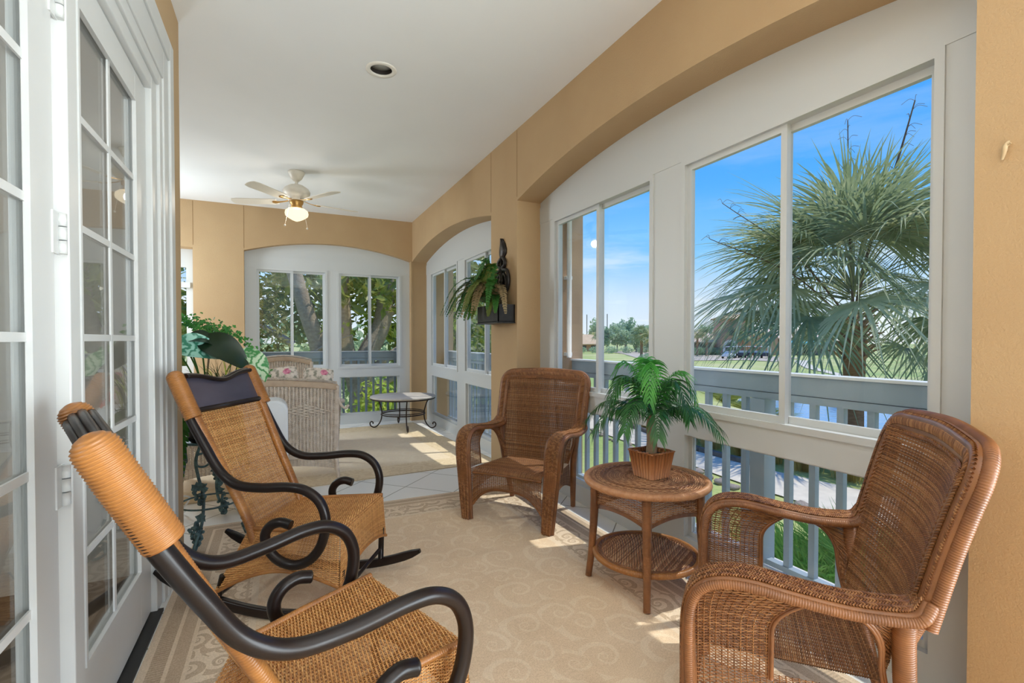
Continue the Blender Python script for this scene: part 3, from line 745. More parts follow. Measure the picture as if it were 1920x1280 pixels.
# ------------------------------------------------------------------ wicker side table
TX,TY=1.69,1.966
t=thing('wicker_side_table','round brown wicker side table with a lower shelf between the two wicker armchairs','side table',(TX,TY,.007))
def polar(r0,r1,z,dz=0):
    def f(u,v):
        a=2*pi*u; r=lerp(r0,r1,v); return np.stack([r*np.cos(a),r*np.sin(a),z+dz*v+0*a],-1)
    return f
A=np.linspace(0,2*pi,200,endpoint=False)
def ringpath(r,z,n=160):
    a=np.linspace(0,2*pi,n); return np.stack([r*np.cos(a),r*np.sin(a),z+0*a],1)
w=MB().weave(polar(.232,.296,.541,-.002),76,13,amp=.0022,ht=.0016,hw=.45); w.weave(polar(.012,.218,.540),44,44,amp=.0022,ht=.0016,hw=.45,seg=3,warp=False)
w.lathe([(.0,.527),(.29,.527),(.29,.536),(.0,.536)],40,cap=False)
top=obj('tabletop',w,M['tabl'],t)
w=MB().wrap(ringpath(.298,.528),.0185,.007,12,.10,cap=False); obj('wound_rim',w,M['tabl'],top)
w=MB()
for k,r in enumerate((.219,.225,.231)):
    a=np.linspace(0,2*pi,240); w.tube(np.stack([r*np.cos(a),r*np.sin(a),.543+.002*np.sin(a*40+k*2)],1),.0035,6)
obj('braided_ring',w,M['wick'],top)
ang0=atan2(2.151-TY,1.466-TX)
LA=[ang0+k*pi/2 for k in range(4)]
for a in LA:
    p=spline([(.262*cos(a),.262*sin(a),.525),(.262*cos(a),.262*sin(a),.36),(.275*cos(a),.275*sin(a),.15),(.292*cos(a),.292*sin(a),0)],40)
    obj('leg',MB().wrap(p,[.023,.022,.019,.017],.0075,12,.05),M['wick'],t)
for k in range(4):
    a,b=LA[k],LA[(k+1)%4]; A0=V(cos(a),sin(a),0)*.258; B1=V(cos(b),sin(b),0)*.258
    def Pa(u,v,A0=A0,B1=B1):
        zb=.362+.026*np.sin(pi*u)**.7; z=lerp(zb,.522,v); p=A0+(B1-A0)*u[...,None]; p=p+0*v[...,None]; p[...,2]=z; return p
    o=obj('apron',MB().weave(Pa,20,26,amp=.0025,ht=.0016,hw=.38,jit=.5),M['tabl'],t)
    U=np.linspace(0,1,30); w=MB()
    for j in range(3): w.tube(Pa(U,0*U)+V(0,0,.006*j-.004),.0042,6)
    w.tube(Pa(.07+0*U,np.linspace(.2,1,30)),.004,6); w.tube(Pa(.93+0*U,np.linspace(.2,1,30)),.004,6)
    obj('apron_edging',w,M['wick'],o)
def Psh(u,v):
    q=(2*u-1); y=.245*(2*v-1); x=q*np.sqrt(np.maximum(.245**2-y**2,1e-6)); c,s_=cos(.5),sin(.5); return np.stack([x*c-y*s_,x*s_+y*c,.155+0*x],-1)
w=MB().weave(Psh,30,70,amp=.002,ht=.0016,hw=.45,warp=False); w.lathe([(0,.144),(.25,.144),(.25,.150),(0,.150)],40,cap=False)
sh=obj('shelf',w,M['tabl'],t)
w=MB().wrap(ringpath(.256,.150),.0155,.007,12,.10,cap=False); obj('wound_rim',w,M['cane'],sh)
w=MB()
for k,r in enumerate((.228,.234,.240)):
    a=np.linspace(0,2*pi,240); w.tube(np.stack([r*np.cos(a),r*np.sin(a),.158+.002*np.sin(a*40+k*2)],1),.0034,6)
obj('braided_ring',w,M['wick'],sh)

# ------------------------------------------------------------------ leaves
def blade(mb,path,wid,nrmv,fold=.25):
    """narrow leaf: two faces folded on the midrib"""
    p=np.asarray(path,float); T=tang(p); S=nrm(np.cross(T,np.asarray(nrmv,float)+1e-6)); N=np.cross(S,T)
    w=np.asarray(wid,float)[:,None]
    n=len(p); v=np.concatenate([p+S*w+N*w*fold,p,p-S*w+N*w*fold]); i=np.arange(n-1)
    q=np.concatenate([np.stack([i,i+1,n+i+1,n+i],1),np.stack([n+i,n+i+1,2*n+i+1,2*n+i],1)])
    mb.add(v,q)
def feather(mb,path,L,wl,npair=16,ang=55,droop=.35,start=.12,rach=.003):
    """pinnate frond along path; leaflets length L(t)"""
    p=np.asarray(path,float); mb.tube(p,np.linspace(rach,rach*.3,len(p)),5)
    T,N,B=frames(p); N=nrm(np.cross(np.cross(T,V(0,0,1)+.001),T))*1.; B=np.cross(T,N)
    for k in range(npair):
        f=start+(1-start)*(k+.5)/npair; x=f*(len(p)-1); i=int(x); g=x-i; i2=min(i+1,len(p)-1)
        o=lerp(p[i],p[i2],g); t_=T[i]; b=B[i]; nn=N[i]
        for sg in(1,-1):
            a=radians(ang*(1-.45*f))*rng.uniform(.9,1.1); dv=nrm(t_*cos(a)+b*sg*sin(a)+nn*rng.uniform(-.05,.2)); l=L(f)*rng.uniform(.9,1.08)
            s=np.linspace(0,1,5)[:,None]; pts=o+dv*l*s+V(0,0,-1)*droop*l*s**2
            blade(mb,pts,wl*np.array([.5,1,.95,.6,.04]),nn)

# ------------------------------------------------------------------ potted palm on the table
PX,PY,PZ=1.71,1.952,.5535
t=thing('potted_palm','small leafy green palm in a bamboo pot on the round wicker table','potted plant',(PX,PY,PZ),radians(6))
w=MB(); H=.132
for k in range(4):
    a=k*pi/2
    for j in range(7):
        q=(j-3)/7
        f=lambda s,z: V(cos(a)*s[0]-sin(a)*s[1],sin(a)*s[0]+cos(a)*s[1],z)
        b0=.060; b1=.080
        w.tube([f((b0*.97,q*2*b0),.002),f(((b0+b1)/2*.98,q*(b0+b1)),H/2),f((b1*.985,q*2*b1),H+rng.uniform(-.002,.004))],.0085+.001*rng.random(),8)
w.rings([[(s*x,s*y,z) for x,y in((1,1),(-1,1),(-1,-1),(1,-1))] for s,z in((.054,.004),(.054,.004),(.073,H-.006),(.083,H+.002),(.083,H-.004))],cap=False)
obj('bamboo_pot',w,M['bamboo'],t)
obj('soil',MB().rings([[(s*x,s*y,z) for x,y in((1,1),(-1,1),(-1,-1),(1,-1))] for s,z in((.068,H-.035),(.070,H-.02))]),M['soil'],t)
w=MB().tube(spline([(0,0,H-.03),(.004,0,H+.05),(0,.004,H+.12),(0,0,H+.18)],14),np.linspace(.029,.020,14),10); obj('trunk',w,M['trunkp'],t)
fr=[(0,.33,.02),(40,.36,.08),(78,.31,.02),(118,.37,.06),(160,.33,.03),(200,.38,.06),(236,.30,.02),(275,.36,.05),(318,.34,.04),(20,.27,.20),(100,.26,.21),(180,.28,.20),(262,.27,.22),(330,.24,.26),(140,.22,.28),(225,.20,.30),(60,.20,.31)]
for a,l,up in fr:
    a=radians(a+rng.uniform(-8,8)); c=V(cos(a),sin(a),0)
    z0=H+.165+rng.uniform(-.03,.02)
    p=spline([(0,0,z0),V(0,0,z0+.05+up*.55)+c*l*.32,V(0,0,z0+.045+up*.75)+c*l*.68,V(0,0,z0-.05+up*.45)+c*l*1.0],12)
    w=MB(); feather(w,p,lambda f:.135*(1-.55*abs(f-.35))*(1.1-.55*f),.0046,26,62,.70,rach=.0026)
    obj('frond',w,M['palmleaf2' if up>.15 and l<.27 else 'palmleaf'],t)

# ------------------------------------------------------------------ ceiling fan, recessed light
FX,FY=.17,5.76
t=thing('ceiling_fan','white five-blade ceiling fan with lit glass globe','ceiling fan',(FX,FY,0))
obj('canopy',MB().lathe([(.0,ZC),(.085,ZC),(.082,ZC-.02),(.055,ZC-.075),(.028,ZC-.10),(.0,ZC-.10)],24),M['fan'],t)
obj('downrod',MB().rod((0,0,ZC-.09),(0,0,2.90),.016,12),M['fan'],t)
obj('motor_housing',MB().lathe([(.0,2.915),(.03,2.91),(.075,2.895),(.12,2.865),(.138,2.83),(.132,2.80),(.11,2.775),(.09,2.76),(.085,2.735),(.0,2.735)],32),M['fan'],t)
for k in range(5):
    a=radians(14+72*k)
    R=Rz(a); tilt=radians(11); Rt=np.array([[1,0,0],[0,cos(tilt),-sin(tilt)],[0,sin(tilt),cos(tilt)]])
    pol=[(.20,-.05),(.26,-.058),(.60,-.066),(.655,-.055),(.67,-.02),(.67,.02),(.655,.055),(.60,.066),(.26,.058),(.20,.05)]
    w=MB().prism(pol,.007,lambda x,y,d:(x,y,d)); w.xf(R@Rt,(0,0,2.722))
    b=obj('blade',w,M['fan'],t)
    w=MB(); w.tube(spline([(.07,0,.02),(.13,0,.006),(.20,0,-.003),(.25,0,-.004)],10),[.012,.011,.010,.010,.012,.014,.018,.022,.022,.012],8,flat=(.35,1.3)); w.xf(R@Rt,(0,0,2.722)); obj('blade_bracket',w,M['brass'],b)
obj('light_fitter',MB().lathe([(.0,2.74),(.07,2.738),(.066,2.705),(.052,2.685),(.06,2.665),(.055,2.652),(.0,2.652)],24),M['brass'],t)
obj('light_globe',MB().lathe([(.055,2.655),(.085,2.648),(.112,2.628),(.118,2.60),(.112,2.575),(.085,2.553),(.045,2.530),(.012,2.517),(.0,2.515)],28,cap=False),M['globe'],t)
for dx,dy,z in((-.115,-.02,2.47),(.10,-.08,2.44)):
    w=MB().rod((dx*.6,dy*.6,2.70),(dx,dy,z),.0014,5); w.rod((dx,dy,z),(dx,dy,z),.001); c=obj('pull_chain',w,M['fan'],t); obj('chain_knob',MB().ball((dx,dy,z-.008),.010),M['fan'],c)

LX,LY=.621,3.347
t=thing('recessed_light','round white recessed ceiling light, switched off, over the rug','ceiling light',(LX,LY,ZC))
obj('trim_ring',MB().lathe([(.072,.004),(.070,-.004),(.074,-.008),(.096,-.007),(.100,-.002),(.099,.0)],40,cap=False),M['trimring'],t)
obj('baffle',MB().lathe([(.072,.003),(.070,.03),(.068,.07)],40,cap=False),M['baffle'],t)
obj('lens',MB().lathe([(.001,.030),(.070,.030),(.070,.036),(.001,.036)],40),M['lensgrey'],t)

# ------------------------------------------------------------------ white wicker seats at the back
def ribbed(x0,x1,f_top,z0,yf,n,amp=.006,nz=40):
    """panel of upright ribs; yf(u,v) gives y"""
    def P(u,v):
        x=lerp(x0,x1,u); z=lerp(z0,f_top(u),v); y=yf(u,v); return np.stack([x,y+0*x,z],-1)
    return P
def white_seat(name,label,x0,x1,y,face,ztop,depth,group=None):
    """face=+1: the back is towards the camera and the seat points away"""
    t=thing(name,label,'wicker seat',((x0+x1)/2,y,.006),0,group); W=(x1-x0)/2
    ft=lambda u: ztop-.055+.055*(1-(2*u-1)**2)
    yf=lambda u,v: -face*.07*v+face*.03*(2*u-1)**2
    def P(u,v): return np.stack([lerp(-W,W,u),yf(u,v),lerp(.215,ft(u)-.03,v)],-1)
    nr=int(2*W/.028)
    w=MB().weave(P,nr,70,amp=.0045,ht=.0022,hw=.42,wr=.0105)
    b=obj('woven_back',w,M['whwick'],t)
    # raised diamond on the back
    w=MB()
    for uc,i in [(uc,i) for uc in (.806,.194) for i in range(-4,5)]:
        for j in range(-4,5):
            if abs(i)+abs(j)<=4:
                u=uc+.028*(i+.0)*.5/W*1.6; v=.66+.020*j
                p=P(np.array([u-.010/W]),np.array([v]))[0]; q=P(np.array([u+.010/W]),np.array([v+.014*(1 if (i+j)%2 else -1)]))[0]
                w.tube([p+V(0,-face*.006,0),(p+q)/2+V(0,-face*.013,0),q+V(0,-face*.006,0)],.007,6)
    obj('diamond_motif',w,M['whwick'],b)
    U=np.linspace(0,1,40); top=P(U,0*U+1)
    obj('top_rail',MB().sweep(top+V(0,0,.012),rrect(.035,.055,.010),normal=(0,0,1)),M['whtrim'],t)
    w=MB(); tr=resample(top+V(0,0,.046),.012)
    for i in range(len(tr)-1): w.tube([tr[i]+V(0,-.014,0),tr[i]+V(.008,0,.010),tr[i]+V(.012,.014,0)],.006,5)
    obj('braided_edge',w,M['whwick'],t)
    lo=P(U,0*U); 
    w=MB()
    for k in range(3): w.tube(lo+V(0,-face*.006,.012*k-.01),.0075,6)
    obj('lower_braid',w,M['whwick'],t)
    def Sk(u,v): q=2*u-1; return np.stack([lerp(-W,W,u),yf(u,0*v)+0*v,lerp(.075+.075*(1-np.abs(q)**2.4),.205,v)],-1)
    obj('skirt',MB().weave(Sk,nr,14,amp=.0035,ht=.002,hw=.42,wr=.005),M['whwick'],t)
    def Se(u,v): return np.stack([lerp(-W+.02,W-.02,u),face*(.03+depth*v),.36+.01*np.sin(pi*u)],-1)
    obj('seat',MB().weave(Se,nr,40,amp=.003,ht=.002,hw=.44),M['whwick'],t)
    for sg in(1,-1):
        obj('back_post',MB().wrap([(sg*W,face*.035,.06),(sg*W,face*.03,.3),(sg*(W+.0),face*.0-face*.04,ztop-.06)],.022,.007,10),M['whwick'],t)
        obj('leg',MB().wrap([(sg*(W-.005),face*.03,.22),(sg*(W+.012),-face*.0,.0)],[.020,.016],.007,10),M['whwick'],t)
        obj('leg',MB().wrap([(sg*(W-.005),face*(depth),.36),(sg*(W),face*(depth),.0)],[.024,.018],.007,10),M['whwick'],t)
        ap=spline([(sg*W,face*.02,ztop-.20),(sg*(W+.045),face*.10,ztop-.215),(sg*(W+.06),face*.3,ztop-.24),(sg*(W+.05),face*(depth-.02),ztop-.26),(sg*(W+.03),face*(depth+.02),ztop-.36),(sg*W,face*depth,.30)],40)
        obj('arm',MB().sweep(ap,rrect(.075,.04,.018),side=(1,0,0)),M['whwick'],t)
        def Sd(u,v,sg=sg): return np.stack([sg*(W+.01+.03*v),face*lerp(.03,depth,u),lerp(.16,ztop-.25,v)],-1)
        obj('side_panel',MB().weave(Sd,16,40,amp=.0035,ht=.002,hw=.42,wr=.004),M['whwick'],t)
        sc=spline([(sg*(W+.01),-face*.02,ztop-.17),(sg*(W+.035),-face*.025,ztop-.235),(sg*(W+.075),-face*.015,ztop-.27),(sg*(W+.105),0,ztop-.245)],16)
        obj('scroll',MB().tube(sc,[.012]*16,8),M['whwick'],t)
    return t
white_seat('wicker_loveseat','whitewashed wicker loveseat seen from behind, behind the farther rocking chair',-.86,.455,4.66,1,.895,.62)
white_seat('wicker_chair','white wicker chair beyond the floral cushions, facing the loveseat',-.30,.345,6.45,-1,1.03,.55)
def cushion(name,label,c,sx,sy,sz,ry,group):
    u=np.linspace(-1,1,15); X,Z=np.meshgrid(u,u,indexing='ij')
    b=(np.clip(1-np.abs(X)**3.2,0,1)*np.clip(1-np.abs(Z)**3.2,0,1))**.45; pin=1-.05*(X*X+Z*Z)+.05
    F=np.stack([X*sx*pin,-sy*b,Z*sz*pin],-1); B=np.stack([X*sx*pin,sy*b,Z*sz*pin],-1)
    w=MB().grid(F).grid(B); o=obj(name,w,M['floral'],loc=c); o.rotation_euler=(radians(-14),radians(ry),0)
    tag(o,label,'cushion',group); w=MB(); e=np.concatenate([F[:,0],F[-1,1:],F[::-1,-1][1:],F[0,::-1][1:-1]]); w.tube(e,.006,6,closed=True); obj('piping',w,M['floral'],o); return o
cg='floral cushions on the loveseat'
cushion('floral_cushion','floral pink cushion peeking over the loveseat back, leftmost of three, by the rocker crest',(-.245,4.80,.775),.130,.075,.22,4,cg)
cushion('floral_cushion','floral cushion with magenta bloom, middle of three along the loveseat back',(.030,4.80,.790),.128,.075,.215,-7,cg)
cushion('floral_cushion','floral cushion at the right end of the loveseat back, rightmost of three',(.305,4.80,.780),.128,.075,.21,5,cg)

# ------------------------------------------------------------------ white appliance behind the rocker
t=thing('portable_appliance','white rounded plastic appliance standing between rocking chair and white loveseat','appliance',(-.13,4.10,0))
prof=rrect(.36,.80,.085,6)
def app(x,z,d): return (x,-.13+d,z+.405)
w=MB().prism(prof,.26,app); obj('body',w,M['plastic'],t,bevel=.018)
obj('handle',MB().tube(spline([(.062,-.135,.66),(.075,-.155,.655),(.09,-.155,.64),(.098,-.135,.63)],10),.008,8),M['black'],t)
for sx in(-1,1): obj('foot',MB().rod((sx*.12,0,0),(sx*.12,0,.02),.03,12),M['black'],t)

# ------------------------------------------------------------------ iron side table in the far corner
t=thing('iron_side_table','low round stone-topped table on dark scrolled iron legs, in the far corner','side table',(1.56,6.88,.006))
top=obj('stone_top',MB().lathe([(.0,.432),(.435,.432),(.452,.440),(.452,.452),(.445,.458),(.0,.458)],48),M['stone'],t)
obj('rim_band',MB().lathe([(.438,.418),(.446,.418),(.446,.432),(.438,.432)],48,cap=False),M['iron'],t)
def ring(r,z,rr,n=64,k=8):
    a=np.linspace(0,2*pi,n,endpoint=False); return MB().tube(np.stack([r*np.cos(a),r*np.sin(a),z+0*a],1),rr,k,closed=True)
obj('stretcher_ring',ring(.30,.205,.0085),M['iron'],t)
obj('stretcher_ring',ring(.295,.228,.006),M['iron'],t)
for a in(radians(155),radians(-95),radians(87),radians(-31)):
    p=[(.37,.425),(.335,.36),(.305,.26),(.30,.19),(.315,.11),(.355,.045),(.405,.012),(.455,.030),(.468,.068),(.447,.092),(.425,.080),(.428,.060)]
    p=spline([(r*cos(a),r*sin(a),z) for r,z in p],50)
    obj('leg',MB().tube(p,.0085,8),M['iron'],t)

def ivyleaf(mb,c,s,nv):
    nv=nrm(nv); a=nrm(np.cross(nv,V(rng.normal(),rng.normal(),rng.normal()))); b=np.cross(nv,a); o=[]
    for k,r in enumerate((1,.55,.85,.5,.6,.2,.6,.5,.85,.55)): th=k*2*pi/10; o.append(c+s*r*(a*cos(th)+b*sin(th))+nv*s*.12*(k%2))
    v=[c+nv*s*.15]+o; mb.add(v,t=[(0,i+1,(i+1)%10+1) for i in range(10)],smooth=False)
# ------------------------------------------------------------------ verdigris plant stand and its plants
SX,SY=-.42,3.69
t=thing('plant_stand','green-grey wrought iron plant stand with grape clusters at the wall end','plant stand',(SX,SY,.004))
obj('top_ring',ring(.15,.60,.008),M['verdi'],t); obj('tray',MB().lathe([(0,.590),(.145,.590),(.145,.596),(0,.596)],32),M['verdi'],t)
obj('lower_ring',ring(.17,.20,.006),M['verdi'],t)
for a in(radians(-97),radians(-38),radians(80),radians(165)):
    c=lambda r,z,s=0.: (r*cos(a)-s*sin(a),r*sin(a)+s*cos(a),z)
    p=spline([c(.15,.60),c(.17,.555,.02),c(.155,.50,.045),c(.135,.46,.01),c(.145,.47,-.03),c(.155,.53,-.03),c(.15,.545,.0)],40)
    lg=obj('leg',MB().tube(spline([c(.15,.60,-.01),c(.155,.50,-.035),c(.16,.40,-.02),c(.18,.28,.01),c(.25,.15,.02),c(.335,.07,.01),c(.355,.02,0),c(.33,.008,0),c(.28,.03,0),c(.255,.09,0),c(.27,.15,0),c(.30,.17,0),c(.325,.14,0)],60),.0075,8,flat=(1.2,.8)),M['verdi'],t)
    obj('scroll',MB().tube(p,.0065,8),M['verdi'],lg)
    for (r,z,n) in((.205,.345,46),(.285,.125,34)):
        w=MB()
        for i in range(n):
            f=i/n; q=rng.normal(0,1,3); q/=np.linalg.norm(q); rad=.036*(1-f)**.6+.004
            w.ball(V(*c(r+q[0]*rad*.8,z-.10*f,q[1]*rad)),.0105,8,5)
        obj('grape_cluster',w,M['verdi'],lg)
    for (r,z,s0) in((.20,.35,.03),(.27,.19,.03),(.19,.36,-.03)):
        w=MB(); ivyleaf(w,V(*c(r+.01,z,s0*.8)),.042,V(cos(a),sin(a),.25))
        obj('vine_leaf',w,M['verdi'],lg)
PA=thing('potted_arrangement','mixed artificial plant arrangement of ivy, big leaves and fern on the iron plant stand','potted plant',(SX,SY,.0))
obj('planter',MB().lathe([(.0,.602),(.10,.602),(.12,.62),(.145,.74),(.15,.78),(.142,.78),(.125,.74),(.0,.74)],28),M['black'],PA)
SZ=.75
def fern(t,c,n,lmin,lmax,az=(0,360),up=(.05,.25),m='fernleaf',wl=.009,drop=.28,npair=24):
    c=V(*c)
    for k in range(n):
        a=radians(rng.uniform(*az)); l=rng.uniform(lmin,lmax); u=rng.uniform(*up); cc=V(cos(a),sin(a),0)
        p=spline([(0,0,-.02),cc*l*.35+V(0,0,u),cc*l*.7+V(0,0,u*.75),cc*l*.95+V(0,0,u*.2-drop*rng.uniform(.6,1.2))],14)
        w=MB(); feather(w,p+c,lambda f:.045*np.sin(pi*min(.12+f*.88,1))**.7+.006,wl,npair,72,.12,.05,.0022); obj('fern_frond',w,M[m if isinstance(m,str) else m[k%len(m)]],t)
    return t
fern(PA,(-.02,-.04,SZ),24,.24,.38,(165,330),(.02,.12),'fernleaf',.011,.34,36)
def bigleaf(t,name,base,tip,wid,m,nv,curl=.06):
    base=V(*base); tip=V(*tip); d=tip-base; n=16; s=np.linspace(0,1,n)
    p=base+d*s[:,None]+np.asarray(nv)*(curl*np.sin(pi*s))[:,None]
    T=tang(p); S=nrm(np.cross(T,nv)); N=np.cross(S,T); wd=wid*np.sin(pi*np.clip(s*.96+.03,0,1)**.75)**.8
    c=np.linspace(-1,1,9); P=p[:,None]+S[:,None]*(c[None,:]*wd[:,None])[...,None]+N[:,None]*(.22*wd[:,None]*c[None,:]**2)[...,None]
    w=MB().grid(P); P2=P-N[:,None]*.0015; w.grid(P2[::-1]); return obj(name,w,m,t)
t=PA; OFF=(0,0,SZ)
for nm,b,tp,wd,m,nv in(('leaf',(-.16,-.16,.46),(.10,-.05,.38),.085,'caladium',(.1,-.8,.5)),('leaf',(-.03,-.10,.50),(.24,-.12,.30),.095,'darkleaf',(.1,-.75,.6)),('leaf',(-.10,-.12,.50),(.10,-.05,.42),.06,'darkleaf',(0,-.6,.8)),('leaf',(.20,-.05,.44),(.33,-.06,.22),.060,'caladium2',(.5,-.8,.25)),('leaf',(-.12,.1,.42),(-.32,.2,.3),.09,'caladium',(-.2,-.3,.9))):
    bigleaf(t,nm,b,tp,wd,M[m],nrm(V(*nv))).location=OFF
    obj('stem',MB().tube(spline([(0,0,-.02),V(*b)*.5+V(0,0,.06),V(*b)],12),.005,6),M['fernleaf'],t,loc=OFF)
OFF=(-.02,.02,SZ)
w=MB()
for i in range(190):
    q=V(rng.normal(0,.075),rng.normal(0,.06),rng.normal(0,.028)); ivyleaf(w,V(.05,0,.575)+q-V(0,0,.9*q[0]*.4),rng.uniform(.012,.02),V(rng.normal(0,.6),-.7+rng.normal(0,.4),.8))
obj('ivy_foliage',w,M['ivyleaf'],t,loc=OFF)
for vp in([(.05,0,.56),(.14,-.02,.56),(.22,-.03,.50),(.29,-.02,.42),(.34,0,.33),(.36,.02,.25)],[(.03,0,.56),(-.08,-.03,.60),(-.14,-.05,.66)]):
    p=spline(vp,44); w=MB().tube(p,.0025,5)
    for i in range(0,44,1):
        for r in range(2): ivyleaf(w,p[i]+rng.normal(0,.016,3),rng.uniform(.012,.021),V(rng.normal(0,.6),-.8,.6))
    obj('ivy_vine',w,M['ivyleaf'],t,loc=OFF)
obj('stem',MB().tube(spline([(0,0,-.02),(.01,0,.25),(.04,0,.56)],12),.006,6),M['trunkp'],t,loc=OFF)
OFF=(.10,-.06,SZ)
for m,n in(('grassblade',90),('shrub',26)):
    w=MB()
    for i in range(n):
        a=rng.uniform(0,2*pi); l=rng.uniform(.34,.54); o=rng.uniform(.02,.20)
        s=np.linspace(0,1,7)[:,None]; c=V(cos(a),sin(a)*.7,0)
        p=V(*rng.normal(0,.03,2),-.02)+c*o*s**1.6+V(0,0,1)*(l*s-.10*s**3); blade(w,p,np.array([.6,1,1,.9,.7,.4,.05])*.004,V(sin(a),-cos(a),.2))
    obj('grass_blades',w,M[m],t,loc=OFF)
w=MB()
for a in(.2,-.5,.9): 
    pass
obj('long_stem',MB().tube(spline([(.02,0,0),(.2,0,.26),(.36,.02,.33),(.50,.05,.36)],16),.0018,5),M['bark'],t,loc=OFF)
OFF=(.235,-.10,SZ+.17)
for c in((0,0,.06),(.03,.0,.02),(-.02,-.01,.0),(.02,-.02,-.035)):
    w=MB()
    for k in range(7):
        a=k*2*pi/7; d=V(cos(a),-.35,sin(a)); w_=[.004,.012,.013,.003]; s=np.linspace(0,1,4)[:,None]
        blade(w,V(*c)+nrm(d)*.032*s+V(0,-.012,0)*s**2,w_,V(0,-1,0))
    obj('bloom',w,M['flower'],t,loc=OFF)
obj('stem',MB().tube(spline([(-.10,.05,-.17),(-.02,.02,-.06),(0,.005,.05)],10),.003,5),M['grassblade'],t,loc=OFF)

tag(obj('cable',MB().tube(spline([(-.72,4.14,.01),(-.66,4.10,.03),(-.60,4.09,.10),(-.585,4.08,.14),(-.63,4.08,.15),(-.66,4.10,.10),(-.62,4.12,.03),(-.70,4.25,.01)],60),.006,8),M['wire']),'white looped cable on the tiles beside the plant stand','cable')

# ------------------------------------------------------------------ wall planter on the pillar
t=thing('hanging_planter','black metal basket of green and bronze ferns hung on the stucco pillar','hanging planter',(XW,4.07,0))
w=MB()
w.bb(-.010,-.001,-.03,.03,1.60,2.00)
w.rings([[V(-.004-.020*k2,y*s,z) for k2,y in((0,-1),(1,-.6),(1.6,0),(1,.6),(0,1))] for s,z in((.02,1.985),(.075,2.02),(.082,2.06),(.055,2.11),(.001,2.165))])
obj('finial',w,M['black'],t)
for sg in(1,-1):
    w=MB().tube(spline([(-.015,sg*.015,1.99),(-.02,sg*.07,1.955),(-.02,sg*.065,1.915),(-.02,sg*.018,1.90),(-.02,sg*.04,1.88),(-.02,sg*.12,1.86),(-.02,sg*.15,1.78),(-.02,sg*.125,1.70),(-.02,sg*.06,1.66)],44),[.016]*44,8); obj('scroll',w,M['black'],t)
    w=MB().tube(spline([(-.02,sg*.018,1.66),(-.02,sg*.085,1.72),(-.02,sg*.09,1.80),(-.02,sg*.05,1.84),(-.02,sg*.018,1.80),(-.02,sg*.03,1.77)],30),.012,8); obj('scroll',w,M['black'],t)
obj('spine',MB().rod((-.018,0,1.55),(-.018,0,2.0),.014,8),M['black'],t)
w=MB()
for x0,x1,y0,y1 in((-.16,-.152,-.24,.24),(-.008,-.001,-.24,.24),(-.16,0,-.24,-.232),(-.16,0,.232,.24)): w.bb(x0,x1,y0,y1,1.405,1.555)
w.bb(-.16,-.001,-.24,.24,1.40,1.41); obj('basket',w,M['black'],t)
w=MB(); w.bb(-.168,0,-.248,.248,1.392,1.402); obj('base_plate',w,M['black'],t)
fern(t,(-.09,.02,1.53),24,.32,.52,(110,215),(.10,.30),('fernleaf','fernmix','fernleaf','fernmix'),.010,.12,30)
fern(t,(-.09,-.02,1.53),14,.26,.44,(200,262),(.05,.22),('fernmix','fernbrown','fernleaf'),.010,.12,28)
fern(t,(-.09,-.02,1.53),12,.18,.32,(120,240),(.26,.42),('fernleaf','fernmix'),.010,-.10,28)
for m,n,sp in(('grassblade',60,.16),('grassblade',24,.42)):
    w=MB()
    for i in range(n):
        a=rng.uniform(-1,1); l=rng.uniform(.22,.42); s=np.linspace(0,1,6)[:,None]
        p=V(0,0,0)+V(-.12*abs(rng.normal()),a*sp,0)*s**1.3+V(0,0,l*(1-.6*abs(a)*(sp>.3)))*s; p[:,0]=np.minimum(p[:,0],.05)
        blade(w,p,np.array([1,1,.9,.7,.4,.1])*.0035,V(-1,.1,.2))
    obj('spray_grass',w,M[m],t,loc=(-.06,-.02,1.53))

# small plastic clip left on the near wall
t=thing('wall_clip','small beige clip stuck on the stucco wall beside the near window','clip',(XW,.655,1.78))
w=MB(); w.tube(spline([(-.002,-.004,.022),(-.010,0,.010),(-.012,.001,-.004),(-.006,.008,-.026)],12),[.003,.004,.005,.005,.006,.006,.006,.006,.005,.005,.004,.003],8); obj('clip_body',w,M['hook'],t)
w=MB(); w.tube([(-.010,-.001,.006),(-.012,-.012,.013)],.003,6); obj('clip_tab',w,M['hook'],t)

# ------------------------------------------------------------------ outdoors: lawn, pond, path
GZ=-1.75
POND=np.array([(16.8,-14),(16.6,2),(16.6,7.5),(17.2,11.0),(19.0,13.6),(20.6,17.5),(24,20.0),(27.7,19.2),(28.9,13),(31,5),(31,-14)],float)
def pond_sd(X,Y):
    d=np.full(X.shape,1e9); ins=np.zeros(X.shape,bool); n=len(POND)
    for i in range(n):
        a,b=POND[i],POND[(i+1)%n]; e=b-a; t=np.clip(((X-a[0])*e[0]+(Y-a[1])*e[1])/(e@e),0,1)
        d=np.minimum(d,np.hypot(X-a[0]-t*e[0],Y-a[1]-t*e[1]))
        c=((a[1]>Y)!=(b[1]>Y))&(X<(b[0]-a[0])*(Y-a[1])/(b[1]-a[1]+1e-12)+a[0]); ins^=c
    return np.where(ins,-d,d)
def ground(X,Y):
    s=pond_sd(X,Y); z=GZ-.45*np.clip(1-s/1.6,0,1)**1.5-.5*np.clip(-s/2,0,1)
    z=z+.10*np.sin(X*.16+1)*np.sin(Y*.11)*np.clip((X-30)/20,0,1)
    return z
xs=np.r_[-40,-10,0,2.6,np.arange(3.2,36,.45),np.arange(36,60,2),np.arange(60,420,20)]; ys=np.r_[np.arange(-80,-14,8),np.arange(-14,26,.5),np.arange(26,60,2),np.arange(60,420,20)]
X,Y=np.meshgrid(xs,ys,indexing='ij'); g=MB().grid(np.stack([X,Y,ground(X,Y)],-1))
struct('ground_lawn',g,M['lawn'])
